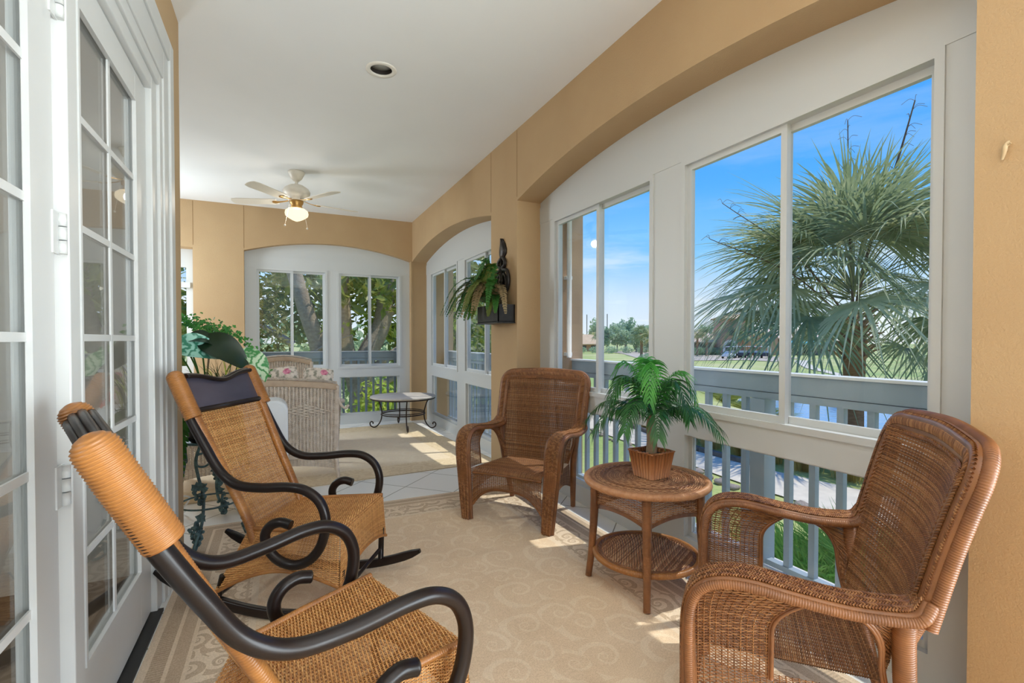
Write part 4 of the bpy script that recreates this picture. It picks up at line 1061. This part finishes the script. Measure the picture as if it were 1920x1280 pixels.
w=MB(); n=len(POND); w.add([(x,y,GZ-.42) for x,y in POND],ng=[list(range(n))],smooth=False); w.add([(x,y,GZ-1.3) for x,y in POND],ng=[list(range(n))[::-1]],smooth=False)
struct('pond_water',w,M['water'])
def ribbon(name,L,R,m,dz=.02,label=None,cat=None):
    L=np.asarray(L,float); R=np.asarray(R,float); nr=np.linspace(0,1,5)
    P=L[:,None]+(R-L)[:,None]*nr[None,:,None]; Z=ground(P[...,0],P[...,1])+dz
    o=struct(name,MB().grid(np.concatenate([P,Z[...,None]],-1)),m); return o
py=np.linspace(-8,40,50); xl=np.interp(py,[-8,5,7,10,15,25,40],[9.2,8.6,8.6,8.95,9.5,10.4,13]); xr=np.interp(py,[-8,5.5,7.7,9.3,15,25,40],[10.9,10.4,10.05,9.95,11.0,12.2,15])
ribbon('ground_path',np.stack([xl,py],1),np.stack([xr,py],1),M['path'],.03)
# edging along the far side of the path, one timber after another
k=0
for i in range(16,38,1):
    a=V(xr[i]+.09,py[i]); b=V(xr[i+1]+.09,py[i+1]); d=b-a
    if k==0: e0=tag(obj('edging_timber',MB().box((0,0,.07),(np.linalg.norm(d)*.97,.16,.14)),M['curb'],bevel=.02),'grey timber edging beside the pale path, before the golden grasses','edging','timber edging along the path'); e=e0
    else: e=e0.copy(); COL.objects.link(e)
    e.location=(*(a+b)/2,float(ground(np.array((a[0]+b[0])/2),np.array((a[1]+b[1])/2)))); e.rotation_euler=(0,0,atan2(d[1],d[0])); k+=1
rocks=[]
def rockmesh(s):
    m=MB().ball((0,0,0),(.5,.5,.35),9,6); v=m.v[0]; m.v[0]=v*(1+.25*np.sin(v[:,:1]*9+s)*np.cos(v[:,1:2]*8-s)+.1*np.sin(v[:,2:]*14)); return m
rk_m=[rockmesh(s).mesh('path_rock') for s in(0,1.7,3.1)]
for i in range(46):
    y=rng.uniform(5.6,17); x=np.interp(y,py,xl)-rng.uniform(.02,.5)
    o=bpy.data.objects.new('path_rock',rk_m[i%3]); COL.objects.link(o)
    if not o.data.materials: o.data.materials.append(M['rock'])
    sc=rng.uniform(.10,.30); o.scale=(sc*1.2,sc,sc*.8); o.location=(x,y,GZ+sc*.15); o.rotation_euler=(0,0,rng.uniform(0,6)); tag(o,'small rough stone along the near edge of the pale path','stone','stones along the path edge')

t=thing('screen_frame','slim white screen frame bar on the outside pillar left of the big window','screen_frame',(2.33,3.735,0))  # white upright of the screen frame, modelled as a round bar
obj('frame_bar',MB().rod((0,0,1.09),(0,0,2.7),.022,10),M['whitetrim'],t)
for z in(1.12,1.8): obj('bracket',MB().box((0,.02,z),(.06,.05,.03)),M['whitetrim'],t)
# grass clumps
def clump(n,h,spread,wid,lean=.6,seed=0):
    r=np.random.default_rng(seed); w=MB()
    for i in range(n):
        a=r.uniform(0,2*pi); rr=abs(r.normal(0,.4)); l=h*r.uniform(.65,1.1); s=np.linspace(0,1,6)[:,None]; c=V(cos(a),sin(a),0)
        p=c*rr*spread*.35+c*spread*lean*r.uniform(.3,1.1)*s**1.8+V(0,0,1)*l*(s-.28*s**3)
        blade(w,p,np.array([.7,1,1,.8,.5,.05])*wid*r.uniform(.7,1.2),V(-sin(a),cos(a),.3))
    return w
gm=[clump(420,.95,.85,.008,seed=s).mesh('golden_grass') for s in(1,2,3)]
i=0
for row in range(2):
    for y in np.arange(3.0,17,.85):
        x=np.interp(y,py,xr)+.7+row*.95+rng.uniform(-.15,.15); yy=y+row*.4+rng.uniform(-.15,.15)
        o=bpy.data.objects.new('ornamental_grass',gm[i%3]); COL.objects.link(o); i+=1
        if not o.data.materials: o.data.materials.append(M['grassgold'])
        o.location=(x,yy,float(ground(np.array(x),np.array(yy)))-.02); o.rotation_euler=(0,0,rng.uniform(0,6)); s=rng.uniform(.85,1.15); o.scale=(s,s,s)
        tag(o,'clump of golden ornamental grass between the pale path and the pond','ornamental grass','golden grasses along the path','thing')
bm=[clump(240,.7,.8,.012,seed=s).mesh('bank_grass') for s in(4,5)]
for k,(x,y,s) in enumerate([(20.9,18.2,1.3),(21.6,19.3,1.5),(20.4,16.6,1.2),(19.6,15.0,1.1),(22.8,20.6,1.5),(24.4,21.0,1.4),(26.2,20.6,1.3),(19.0,13.9,1.0),(28.3,20.0,1.3),(29.4,17.6,1.2)]):
    o=bpy.data.objects.new('bank_grass',bm[k%2]); COL.objects.link(o)
    if not o.data.materials: o.data.materials.append(M['bank'])
    o.location=(x,y,float(ground(np.array(x),np.array(y)))); o.scale=(s*1.5,s*1.5,s*.8); o.rotation_euler=(0,0,k*1.1); tag(o,'pale yellow-green grass clump on the far bank of the pond','grass clump','grass clumps on the pond bank','thing')
tm=[clump(420,1.5,.9,.013,.75,seed=s).mesh('tall_grass') for s in(7,8)]
for k,(x,y,s) in enumerate([(4.0,2.55,1.05),(4.5,2.95,1.0),(4.3,2.05,1.05),(5.0,2.6,1.1),(3.75,1.95,.92),(4.9,3.4,.9),(5.4,3.1,.95)]):
    o=bpy.data.objects.new('tall_grass',tm[k%2]); COL.objects.link(o)
    if not o.data.materials: o.data.materials.append(M['grassgreen'])
    o.location=(x,y,GZ); o.scale=(s,s,s); o.rotation_euler=(0,0,k*.9); tag(o,'clump of tall bright green grass just outside the railing by the near armchair','tall grass','tall green grasses below the railing','thing')

# ------------------------------------------------------------------ leaf crowns
def leafcloud(n,centers,size,aspect=.5,seed=0,flat=.0,shell=.35):
    """n separate leaves (folded quads) spread through ellipsoids (cx,cy,cz,rx,ry,rz)"""
    r=np.random.default_rng(seed); C=np.array(centers,float); vol=(C[:,3]*C[:,4]*C[:,5])**.67; k=r.choice(len(C),n,p=vol/vol.sum())
    d=nrm(r.normal(0,1,(n,3))); rad=(shell+(1-shell)*r.random(n))**.6; p=C[k,:3]+d*C[k,3:]*rad[:,None]
    nv=nrm(d*.6+r.normal(0,1,(n,3))*.7+V(0,0,.5)); a=nrm(np.cross(nv,r.normal(0,1,(n,3)))); b=np.cross(nv,a)
    s=size*r.uniform(.6,1.3,n)[:,None]
    q=np.stack([p-a*s,p-b*s*aspect+nv*s*.12,p+a*s,p+b*s*aspect+nv*s*.12],1)
    return MB().add(q.reshape(-1,3),np.arange(4*n).reshape(n,4),smooth=False)
t=thing('leafy_shrub','dense green leafy shrub below the railing beside the right-hand wall','shrub',(3.75,1.05,GZ))
obj('foliage',leafcloud(2600,[(0,0,.75,.55,.5,.62),(.5,.35,.6,.5,.5,.55),(.3,-.5,.7,.5,.5,.6)],.055,.5,3,shell=.3),M['hedge' if 0 else 'shrub'],t)
obj('stem',MB().tube(spline([(0,0,-.1),(.1,.05,.4),(.2,.0,.8)],8),.02,6),M['bark'],t)

# ------------------------------------------------------------------ palmetto by the pond
def fan_frond(w,base,d,plen,R,nb,droop,seed,bw=.0115):
    """petiole and a fan of drooping blades"""
    r=np.random.default_rng(seed); d=nrm(d); tip=base+d*plen+V(0,0,-.10*plen*plen)
    pet=spline([base,base+d*plen*.5+V(0,0,.02),tip],8); w.tube(pet,np.linspace(.022,.012,8),5)
    ax=nrm(pet[-1]-pet[-2]); s=nrm(np.cross(ax,V(0,0,1)+r.normal(0,.25,3))); nn=np.cross(s,ax)
    for i in range(nb):
        a=lerp(-2.05,2.05,(i+.5)/nb)+r.normal(0,.03); L=R*(.62+.38*cos(a*.72))*r.uniform(.9,1.1)
        dv=ax*cos(a)+s*sin(a)+nn*.12*cos(a*2); t=np.linspace(0,1,6)[:,None]
        p=tip+dv*L*t+V(0,0,-1)*droop*L*np.clip(t-.25,0,1)**1.7*1.3*r.uniform(.6,1.3)
        blade(w,p,np.array([.3,1,1,.75,.42,.04])*R*bw,nn,.3)
def palm(name,label,loc,htrunk,rt,n,R,seed,boots=True,group=None,el0=-40):
    t=thing(name,label,'palm tree',loc,0,group); r=np.random.default_rng(seed)
    z=np.linspace(0,htrunk,14); obj('trunk',MB().tube(np.stack([.05*np.sin(z*.7),0*z,z],1),np.interp(z,[0,htrunk*.25,htrunk],[rt*1.25,rt,rt*1.15])*(1+.03*np.sin(z*9)),14),M['palmtrunk'],t)
    if boots:
        for i in range(46):
            a=i*2.4; zz=htrunk-1.0+1.3*i/46; c=V(cos(a),sin(a),0); b=c*(rt*1.05)+V(0,0,zz); l=r.uniform(.35,.62)
            w=MB().tube([b,b+c*l*.45+V(0,0,l*.42),b+c*l*.8+V(0,0,l*.5)],[.085,.06,.03],5,flat=(.45,1.)); obj('boot',w,M['boot'],t)
    top=V(0,0,htrunk+.75)
    for i in range(n):
        f=i/n; el=radians(lerp(el0,86,f**.85)+r.normal(0,7)); a=i*2.399+r.normal(0,.2); d=V(cos(a)*cos(el),sin(a)*cos(el),sin(el))
        w=MB(); fan_frond(w,top+V(0,0,.45*f)+d*.15,d,R*r.uniform(.42,.62)*(1-.25*(f>.85)),R*r.uniform(.50,.64),42,lerp(.62,.22,f),seed*100+i)
        obj('frond',w,M['sabal' if r.random()<.68 else 'sabal2'],t)
    return t
pt=palm('palmetto','large cabbage palm with shaggy fan fronds by the pond, filling the near window',(15.2,8.72,float(ground(np.array(15.2),np.array(8.72)))-.05),3.45,.26,60,4.75,21,el0=-6)
for p,r0 in(([(0,0,3.6),(.3,-.2,5.6),(.95,-.6,8.2),(1.3,-.85,9.9)],.055),([(0,0,3.7),(-.1,.1,6.6),(-.05,.2,9.5)],.04),([(0,0,3.5),(-1.3,.95,5.6),(-3.0,2.1,7.2)],.034),([(0,0,3.4),(-1.5,.9,5.0),(-3.4,2.2,6.1)],.034)):
    w=MB(); q=spline(p,20); w.tube(q,np.linspace(r0,r0*.3,20),6)
    for i in range(12,20):
        for k in range(2): a_=rng.uniform(0,6.28); c_=V(cos(a_),sin(a_),0); w.tube(spline([q[i],q[i]+c_*.14+V(0,0,.10),q[i]+c_*.34+V(0,0,.02)],8),.0055,4)
    obj('flower_stalk',w,M['stalk'],pt)
palm('palmetto','second cabbage palm half hidden behind the large one, at the window edge',(21.5,7.0,GZ-.5),2.2,.28,40,3.6,33)

# ------------------------------------------------------------------ tree behind the end window
mg=thing('magnolia_tree','big magnolia with forked grey trunks and glossy leaves outside the end-wall window','tree',(1.0,11.2,GZ))
for nm,p,r0,r1 in(('trunk',[(-.10,.1,-.1),(-.13,.1,1.4),(-.23,.1,2.7),(-.50,.0,3.6),(-.90,0,5.0)],.22,.14),('trunk',[(.55,.0,-.1),(.58,0,1.4),(.68,0,2.5),(1.12,.1,3.5),(1.22,.2,5.2)],.27,.17),('trunk',[(.52,0,1.9),(.30,0,2.9),(.24,.1,4.4)],.19,.13),
    ('branch',[(.55,0,2.05),(1.3,-.1,2.7),(2.2,-.1,3.2),(3.2,0,4.0)],.11,.05),('branch',[(1.0,.1,3.4),(1.9,.3,4.0),(3.0,.4,4.3)],.10,.04),('branch',[(.5,0,1.8),(1.5,.2,2.2),(2.6,.3,3.1)],.09,.04),('branch',[(-.62,.1,2.5),(-.1,-.2,2.9),(.4,-.3,3.1)],.045,.02),('branch',[(-.75,.1,2.9),(-1.8,.2,3.6)],.08,.03)):
    obj(nm,MB().tube(spline(p,20),np.linspace(r0,r1,20),12),M['bark'],mg)
obj('foliage',leafcloud(4200,[(-1.6,1.2,4.2,1.7,1.2,1.1),(.2,1.0,4.6,1.7,1.2,1.2),(2.0,.8,4.2,1.6,1.2,1.2),(3.2,.6,3.2,1.1,.9,.9),(-.1,.9,3.3,.9,.7,.6),(1.9,.7,2.9,.9,.8,.7),(-2.8,1.0,3.2,1.1,1.0,1.0),(.9,-.6,4.3,1.5,.8,.8)],.15,.42,6,shell=.15),M['magleaf'],mg)
obj('leaf_cluster',leafcloud(500,[(1.0,.3,3.3,.5,.4,.4),(.1,.1,3.2,.4,.4,.3),(2.4,.0,3.4,.6,.5,.5)],.13,.42,9,shell=.1),M['shrub'],mg)
def shrub(name,label,loc,cs,n,size,m,seed,group=None,asp=.5):
    t=thing(name,label,'shrub',loc,0,group); obj('foliage',leafcloud(n,cs,size,asp,seed,shell=.3),M[m],t)
    obj('stem',MB().tube([(0,0,-.05),(.02,0,.3),(0,0,.6)],.03,6),M['bark'],t); return t
shrub('hedge','tall dull olive hedge behind the left pane of the end window',(-.20,9.15,GZ),[(0,0,2.4,.40,.4,1.9),(-.1,.1,1.0,.4,.4,1.2),(-.6,.1,3.0,.55,.4,1.3)],4600,.062,'hedge',4,asp=.35)
sg='bright shrubs beneath the magnolia'
shrub('shrub','bright yellow-green shrub seen low between the railing bars of the end window',(1.75,10.1,GZ),[(0,0,1.55,.5,.4,.7),(.45,.1,1.3,.45,.4,.75),(-.1,0,.7,.5,.4,.6)],1300,.085,'shrub',14,sg)
shrub('shrub','low lime shrub at the foot of the right-hand magnolia trunk',(1.12,9.5,GZ),[(0,0,1.0,.22,.3,.75)],520,.07,'shrub',15,sg)
shrub('shrub','wide green shrub far behind the magnolia trunks',(.6,15.5,GZ),[(0,0,2.1,2.2,1.0,2.0),(2.5,.5,1.9,1.8,1,1.8),(-2.5,.4,2.0,1.8,1,1.9)],3600,.14,'treefar2',16)
shrub('shrub','rounded green shrub to the right behind the corner table window',(3.0,12.2,GZ),[(0,0,1.2,1.2,.8,1.1)],1300,.11,'shrub',17,sg)
shrub('shrub','dark leafy bush outside the far side window',(5.6,13.0,GZ),[(0,0,1.7,1.4,1.4,1.7),(1.2,-1.0,1.4,1.2,1.2,1.4)],1700,.14,'magleaf',18)
def tree(name,label,loc,h,r,n,size,m,seed,group=None,pine=False):
    t=thing(name,label,'tree',loc,0,group); q=np.random.default_rng(seed)
    cs=[(q.normal(0,r*.45),q.normal(0,r*.45),h*q.uniform(.32,.85),r*q.uniform(.4,.7),r*q.uniform(.4,.7),h*q.uniform(.14,.24)) for i in range(9)]
    obj('foliage',leafcloud(n,cs,size,.55,seed,shell=.2),M[m],t); obj('trunk',MB().tube([(0,0,-.3),(.1,0,h*.35),(0,0,h*.7)],[r*.08,r*.06,r*.03],7),M['bark'],t); return t
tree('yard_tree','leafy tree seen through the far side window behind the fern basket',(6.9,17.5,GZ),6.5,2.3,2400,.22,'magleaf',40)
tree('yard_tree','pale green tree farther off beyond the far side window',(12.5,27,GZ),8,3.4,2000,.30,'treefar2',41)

# ------------------------------------------------------------------ far side of the course
ribbon('ground_cartpath',[(38,20.5),(50,32),(60,40),(66,43)],[(38,21.6),(49.5,33.0),(59.4,41.2),(65,45)],M['path'],.06)
fd=nrm(V(.4275,.904)); sd=V(.904,-.4275)        # across the view and along it
def at(px_lat,depth): return fd*depth+sd*px_lat
ribbon('ground_lot',[at(*p) for p in((24,131),(23.3,102),(19.5,74.5),(24.8,69),(33,69),(34.5,64))],[at(*p) for p in((30,131),(34,112),(38,98),(38.6,95),(45,88),(47,80))],M['lot'],.06)
def FB(mb,l0,l1,d0,d1,z0,z1):
    p=[(*at(l,d),z) for z in(z0,z1) for l,d in((l0,d0),(l1,d0),(l1,d1),(l0,d1))]; mb.hexa(p)
def gable(mb,l0,l1,d0,d1,ze,zr,ov=.6):
    l0-=ov;l1+=ov; a=lambda l,d,z:(*at(l,d),z); dm=(d0+d1)/2
    v=[a(l0,d0-ov,ze),a(l1,d0-ov,ze),a(l1-2,dm,zr),a(l0+2,dm,zr),a(l0,d1+ov,ze),a(l1,d1+ov,ze)]
    lo=[(x,y,z-.18) for x,y,z in v]
    mb.add(v+lo,q=[(0,1,2,3),(3,2,5,4),(6,9,8,7),(9,10,11,8),(0,6,7,1),(4,5,11,10)],t=[(1,5,2),(0,3,4)],smooth=False)
ch=thing('clubhouse','long peach clubhouse with entrance tower and teal awning across the course','building')
B0=-1.7
w=MB(); FB(w,31,48,96,108,B0,.85); obj('wall',w,M['wallgrey'],ch)
w=MB(); gable(w,31,48,96,108,.85,3.0,.9); obj('roof',w,M['roof'],ch)
w=MB(); FB(w,39.6,45.6,93,96.5,B0,5.3); tw=obj('tower',w,M['wallpeach'],ch)
w=MB(); gable(w,39.6,45.6,93,96.5,5.3,6.1,.4); obj('roof',w,M['roofb'],ch)
def archpoly(hw,zs,z0,n=14):
    return [(-hw,z0)]+[(-hw*cos(pi*i/n),zs+hw*sin(pi*i/n)) for i in range(n+1)]+[(hw,z0)]
w=MB().prism(archpoly(1.45,-.2,B0),.12,lambda l,z,d:(*at(41.4+l,92.96-d),z)); obj('arch_surround',w,M['whitetrim'],ch)
w=MB().prism(archpoly(1.0,-.2,B0),.06,lambda l,z,d:(*at(41.4+l,92.82-d),z)); obj('entrance',w,M['darkglass'],ch)
w=MB().prism(archpoly(.45,3.1,2.0),.1,lambda l,z,d:(*at(41.6+l,92.96-d),z)); obj('tower_window',w,M['darkglass'],ch)
w=MB(); FB(w,46.5,51,94,99,B0,2.2); obj('wall',w,M['wallpeach'],ch)
for l in(47.6,49.3): 
    w=MB(); FB(w,l-.35,l+.35,93.9,93.97,B0,1.6); obj('pilaster',w,M['whitetrim'],ch)
for l in(32.6,35,37.4):
    w=MB(); FB(w,l-.6,l+.6,95.9,95.98,-.9,.4); obj('window',w,M['darkglass'],ch)
w=MB(); FB(w,51,64,97,108,B0,1.5); obj('wall',w,M['wallgrey'],ch)
w=MB(); gable(w,49,66,96,110,1.6,3.5,.6); obj('roof',w,M['roof'],ch)
w=MB(); w.hexa([(*at(l,d),z) for l,d,z in((52.8,93.2,.35),(60.2,93.2,.35),(60.2,96.9,1.0),(52.8,96.9,1.0),(52.8,93.2,.62),(60.2,93.2,.62),(60.2,96.9,1.25),(52.8,96.9,1.25))]); obj('awning',w,M['awning'],ch)
for l in(53.2,55.2,57.2,59.8):
    w=MB(); FB(w,l-.14,l+.14,93.4,93.7,B0,.36); obj('column',w,M['whitetrim'],ch)
for l in(54.2,56.2,58.4,61.5):
    w=MB(); FB(w,l-.8,l+.8,96.9,96.97,B0+.2,.3); obj('window',w,M['darkglass'],ch)
lb=thing('low_building','low tan-roofed building at the far left of the course','building')
w=MB(); FB(w,13,22,124,132,B0,.15); obj('wall',w,M['wallpeach'],lb)
w=MB(); gable(w,12.6,22.5,124,132,.15,2.6,.6); obj('roof',w,M['roofb'],lb)
for l in(15.6,18.2,20.6):
    w=MB(); FB(w,l-.6,l+.6,123.9,123.98,-1.2,-.2); obj('window',w,M['darkglass'],lb)
# golf carts
def cart(label,l,d,rz,body):
    t=thing('golf_cart',label,'golf cart',(*at(l,d),B0+.05),rz,'golf carts on the pale lot')
    w=MB(); w.bb(-1.15,1.15,-.55,.55,.28,.62); w.bb(-1.15,-.45,-.58,.58,.5,.82); w.bb(.55,1.2,-.55,.55,.5,.80); obj('body',w,M[body],t,bevel=.08)
    w=MB(); w.bb(-.45,.05,-.5,.5,.62,.80); w.bb(-.55,-.42,-.5,.5,.7,1.15); obj('seat',w,M['whitetrim'],t)
    obj('roof',MB().bb(-.95,.85,-.58,.58,1.76,1.83),M['cartw'],t,bevel=.03)
    for x,y in((-.9,-.5),(-.9,.5),(.75,-.5),(.75,.5)): obj('roof_post',MB().rod((x,y,.7),(x*.95,y,1.78),.025,6),M['cartd'],t)
    for x in(-.8,.8):
        for y in(-.52,.52): obj('wheel',MB().rod((x,y-.08,.22),(x,y+.08,.22),.22,14),M['tyre'],t)
    return t
cart('white golf cart parked alone at the left of the cart row',33.6,76,.2,'cartw')
for i,(l,d,lab) in enumerate(((36.3,80,'dark golf cart at the left end of the bunched row before the tower'),(37.3,79,'dark golf cart second from left in the bunched row before the tower'),(38.4,80,'dark golf cart in the middle of the bunched row before the tower'),(39.3,78.4,'dark golf cart second from right in the bunched row before the tower'),(40.3,78,'dark golf cart at the right end of the bunched row before the tower'))):
    cart(lab,l,d,.35+.1*i,'cartd')
# small palms and trees
def smallpalm(label,l,d,h,seed): 
    t=thing('small_palm',label,'palm tree',(*at(l,d),B0),0,'small palms across the course'); r=np.random.default_rng(seed)
    obj('trunk',MB().tube([(0,0,-.2),(.05,0,h*.6),(0,0,h)],.20,7),M['palmtrunk'],t); w=MB()
    for i in range(15): 
        el=radians(r.uniform(-45,75)); a=i*2.4; dd=V(cos(a)*cos(el),sin(a)*cos(el),sin(el)); fan_frond(w,V(0,0,h),dd,.8,1.15,12,.5,seed*31+i,.05)
    obj('fronds',w,M['sabal2' if seed%2 else 'sabal'],t)
for i,(l,d,h,lab) in enumerate(((34.0,90,4.1,'small palm before the clubhouse roof, left one of the pair'),(35.5,89.5,3.7,'small palm before the clubhouse roof, right one of the pair'),(32.2,90,3.5,'small palm cut by the window post, left of the clubhouse pair'),(18.2,69,3.8,'slender palm on the traffic island, left one of two'),(19.3,68,3.5,'slender palm on the traffic island, right one of two'),(42.8,91,3.6,'small palm half hiding the tower entrance'),(45.5,90,3.3,'small palm right of the tower entrance'),(14.6,116,4.5,'small palm above the low tan roof, left'),(20.4,118,4.2,'small palm above the low tan roof, right'))): smallpalm(lab,l,d,h,i+3)
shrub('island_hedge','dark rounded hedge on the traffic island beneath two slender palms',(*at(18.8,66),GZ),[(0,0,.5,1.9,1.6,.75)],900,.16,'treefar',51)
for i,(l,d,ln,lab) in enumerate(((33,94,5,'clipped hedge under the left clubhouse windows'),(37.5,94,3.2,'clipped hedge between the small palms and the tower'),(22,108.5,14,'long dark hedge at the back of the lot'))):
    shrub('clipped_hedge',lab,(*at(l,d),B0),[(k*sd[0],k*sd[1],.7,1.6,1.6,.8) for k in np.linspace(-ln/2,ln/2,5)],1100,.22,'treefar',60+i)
q=np.random.default_rng(77)
tl=[(l,132+q.uniform(-2,2)) for l in np.arange(25,84,7.4)]+[(l,150+q.uniform(-2,2)) for l in np.arange(17.5,84,7.6)]
ml=[]
for k in range(4):
    r_=3.4; cs=[(q.normal(0,1.5),q.normal(0,1.5),q.uniform(2.5,6.5),q.uniform(1.4,2.3),q.uniform(1.4,2.3),q.uniform(1.2,2.0)) for i in range(10)]
    ml.append((leafcloud(1300,cs,.42,.55,80+k,shell=.2).mesh('crown'),))
for i,(l,d) in enumerate(tl):
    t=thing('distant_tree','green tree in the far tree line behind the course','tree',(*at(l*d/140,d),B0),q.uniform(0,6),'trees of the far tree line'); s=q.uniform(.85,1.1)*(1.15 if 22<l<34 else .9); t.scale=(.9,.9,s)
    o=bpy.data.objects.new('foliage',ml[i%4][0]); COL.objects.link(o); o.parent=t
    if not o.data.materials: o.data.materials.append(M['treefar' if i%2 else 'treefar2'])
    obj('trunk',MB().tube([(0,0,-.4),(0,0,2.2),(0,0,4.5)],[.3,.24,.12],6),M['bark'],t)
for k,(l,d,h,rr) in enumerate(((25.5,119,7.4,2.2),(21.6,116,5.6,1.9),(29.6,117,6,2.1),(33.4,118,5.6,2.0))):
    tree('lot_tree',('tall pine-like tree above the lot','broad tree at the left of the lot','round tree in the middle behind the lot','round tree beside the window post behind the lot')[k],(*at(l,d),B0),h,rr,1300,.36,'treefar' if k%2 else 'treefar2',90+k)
# driving-range poles and net at the far left
for k,(l,z) in enumerate(((16.2,6.5),(17.8,6.2),(19.6,6.6),(21.0,6.4),(23.2,9.0),(29.5,9.2))):
    d=152; tag(obj('range_pole',MB().rod((*at(l*1.0,d),B0),(*at(l*1.0,d),z),.13,6),M['pole']),('slim grey pole in the far sky, leftmost by the net','slim grey pole carrying the range net, second from left','slim grey pole carrying the range net, third from left','slim grey pole at the right end of the range net','tall slim pole right of the range net','tall slim pole above the trees in the middle of the left window')[k],'pole')
tag(obj('range_net',MB().prism([(16.2,1),(21.0,1),(21.0,6.1),(16.2,6.1)],.05,lambda l,z,dd:(*at(l,152.2+dd),z)),M['net']),'hazy grey driving range net between slim poles, far left','net')
SKY=.95;SUN=2.7;EXPO=0.28;FILL1=105;FILL2=85;FILLR=235;INNER=50;LAMP=18

# ------------------------------------------------------------------ light, sky, camera
w=bpy.data.worlds.new('sky'); SC.world=w; w.use_nodes=True
t=w.node_tree; N=t.nodes; bg=N['Background']
tc=N.new('ShaderNodeTexCoord'); sp=N.new('ShaderNodeSeparateXYZ'); t.links.new(tc.outputs['Generated'],sp.inputs[0])
rp=N.new('ShaderNodeValToRGB'); e=rp.color_ramp.elements
st=[(.0,(196,200,200)),(.49,(205,208,206)),(.505,(226,236,247)),(.54,(205,226,250)),(.58,(134,200,252)),(.64,(84,172,250)),(.72,(50,150,248)),(.85,(40,132,240)),(1.,(38,112,226))]
while len(e)<len(st): e.new(.5)
for i,(p,c) in enumerate(st): e[i].position=p; e[i].color=lin(c)
mp=N.new('ShaderNodeMath'); mp.operation='MULTIPLY_ADD'; mp.inputs[1].default_value=.5; mp.inputs[2].default_value=.5
t.links.new(sp.outputs[2],mp.inputs[0]); t.links.new(mp.outputs[0],rp.inputs[0])
mpg=N.new('ShaderNodeMapping'); mpg.inputs['Scale'].default_value=(1,1,7); t.links.new(tc.outputs['Generated'],mpg.inputs[0])
nz=N.new('ShaderNodeTexNoise'); nz.inputs['Scale'].default_value=2.6; nz.inputs['Detail'].default_value=7; nz.inputs['Roughness'].default_value=.6; t.links.new(mpg.outputs[0],nz.inputs['Vector'])
cr=N.new('ShaderNodeValToRGB'); cr.color_ramp.elements[0].position=.47; cr.color_ramp.elements[1].position=.62; t.links.new(nz.outputs[0],cr.inputs[0])
fade=N.new('ShaderNodeMapRange'); fade.inputs[1].default_value=.02; fade.inputs[2].default_value=.22; fade.inputs[3].default_value=1.; fade.inputs[4].default_value=.10; t.links.new(sp.outputs[2],fade.inputs[0])
mu=N.new('ShaderNodeMath'); mu.operation='MULTIPLY'; t.links.new(cr.outputs[0],mu.inputs[0]); t.links.new(fade.outputs[0],mu.inputs[1])
mx=N.new('ShaderNodeMix'); mx.data_type='RGBA'; t.links.new(mu.outputs[0],mx.inputs[0]); t.links.new(rp.outputs[0],mx.inputs[6]); mx.inputs[7].default_value=lin((250,251,252))
t.links.new(mx.outputs[2],bg.inputs[0]); bg.inputs[1].default_value=SKY
lp=bpy.data.lights.new('fan_lamp','POINT'); lp.energy=LAMP; lp.color=(1,.92,.8); lp.shadow_soft_size=.05
lo=bpy.data.objects.new('fan_lamp',lp); COL.objects.link(lo); lo.location=(.17,5.76,2.595)
s=bpy.data.lights.new('sun','SUN'); s.energy=SUN; s.angle=radians(.6); s.color=(1,.95,.86)
so=bpy.data.objects.new('sun',s); COL.objects.link(so)
def fill_light(name,loc,to,sx,sy,power,col=(.86,.95,1)):  # unseen area light, added to brighten the room
    a=bpy.data.lights.new(name,'AREA'); a.shape='RECTANGLE'; a.size=sx; a.size_y=sy; a.energy=power; a.color=col
    o=bpy.data.objects.new(name,a); COL.objects.link(o); o.location=loc
    o.rotation_euler=(mathutils.Vector(to)-mathutils.Vector(loc)).to_track_quat('-Z','Y').to_euler()
import mathutils
fill_light('fill_porch_end',(1.72,-3.7,1.2),(.5,3,2.2),.45,2.2,FILL1)  # added fill past the near end, out of view
fill_light('fill_near_right',(2.45,-1.55,1.0),(-.6,-1.5,3.3),3.0,1.9,FILLR)      # added fill from the right, behind the camera
fill_light('fill_back_left',(-2.3,6.9,1.6),(1.2,5.6,.5),.62,2.1,FILL2)   # added fill at the back left, out of view
li=bpy.data.lights.new('interior_fill','POINT'); li.energy=INNER; li.shadow_soft_size=.2  # added fill behind the glass doors, no fixture modelled
lj=bpy.data.objects.new('interior_fill',li); COL.objects.link(lj); lj.location=(-2.2,1.0,2.2)
so.rotation_euler=mathutils.Vector((.427,-.09,1)).to_track_quat('Z','Y').to_euler(); so.location=(6,-1,9)
cam=bpy.data.cameras.new('camera'); co=bpy.data.objects.new('camera',cam); COL.objects.link(co); SC.camera=co
cam.sensor_width=36; cam.lens=919.3/1920*36; cam.shift_y=(651.54-640)/1920; cam.clip_start=.03; cam.clip_end=600
co.location=(0,0,1.25); co.rotation_euler=(radians(90-.938),0,radians(-25.31))
vs=SC.view_settings; vs.view_transform='Standard'; vs.look='None'; vs.gamma=1; vs.use_curve_mapping=False; vs.exposure=EXPO
cy=SC.cycles; cy.use_denoising=True; cy.max_bounces=12; cy.diffuse_bounces=6; cy.glossy_bounces=4; cy.transparent_max_bounces=24; cy.transmission_bounces=4
cy.caustics_reflective=False; cy.caustics_refractive=False; cy.sample_clamp_indirect=6
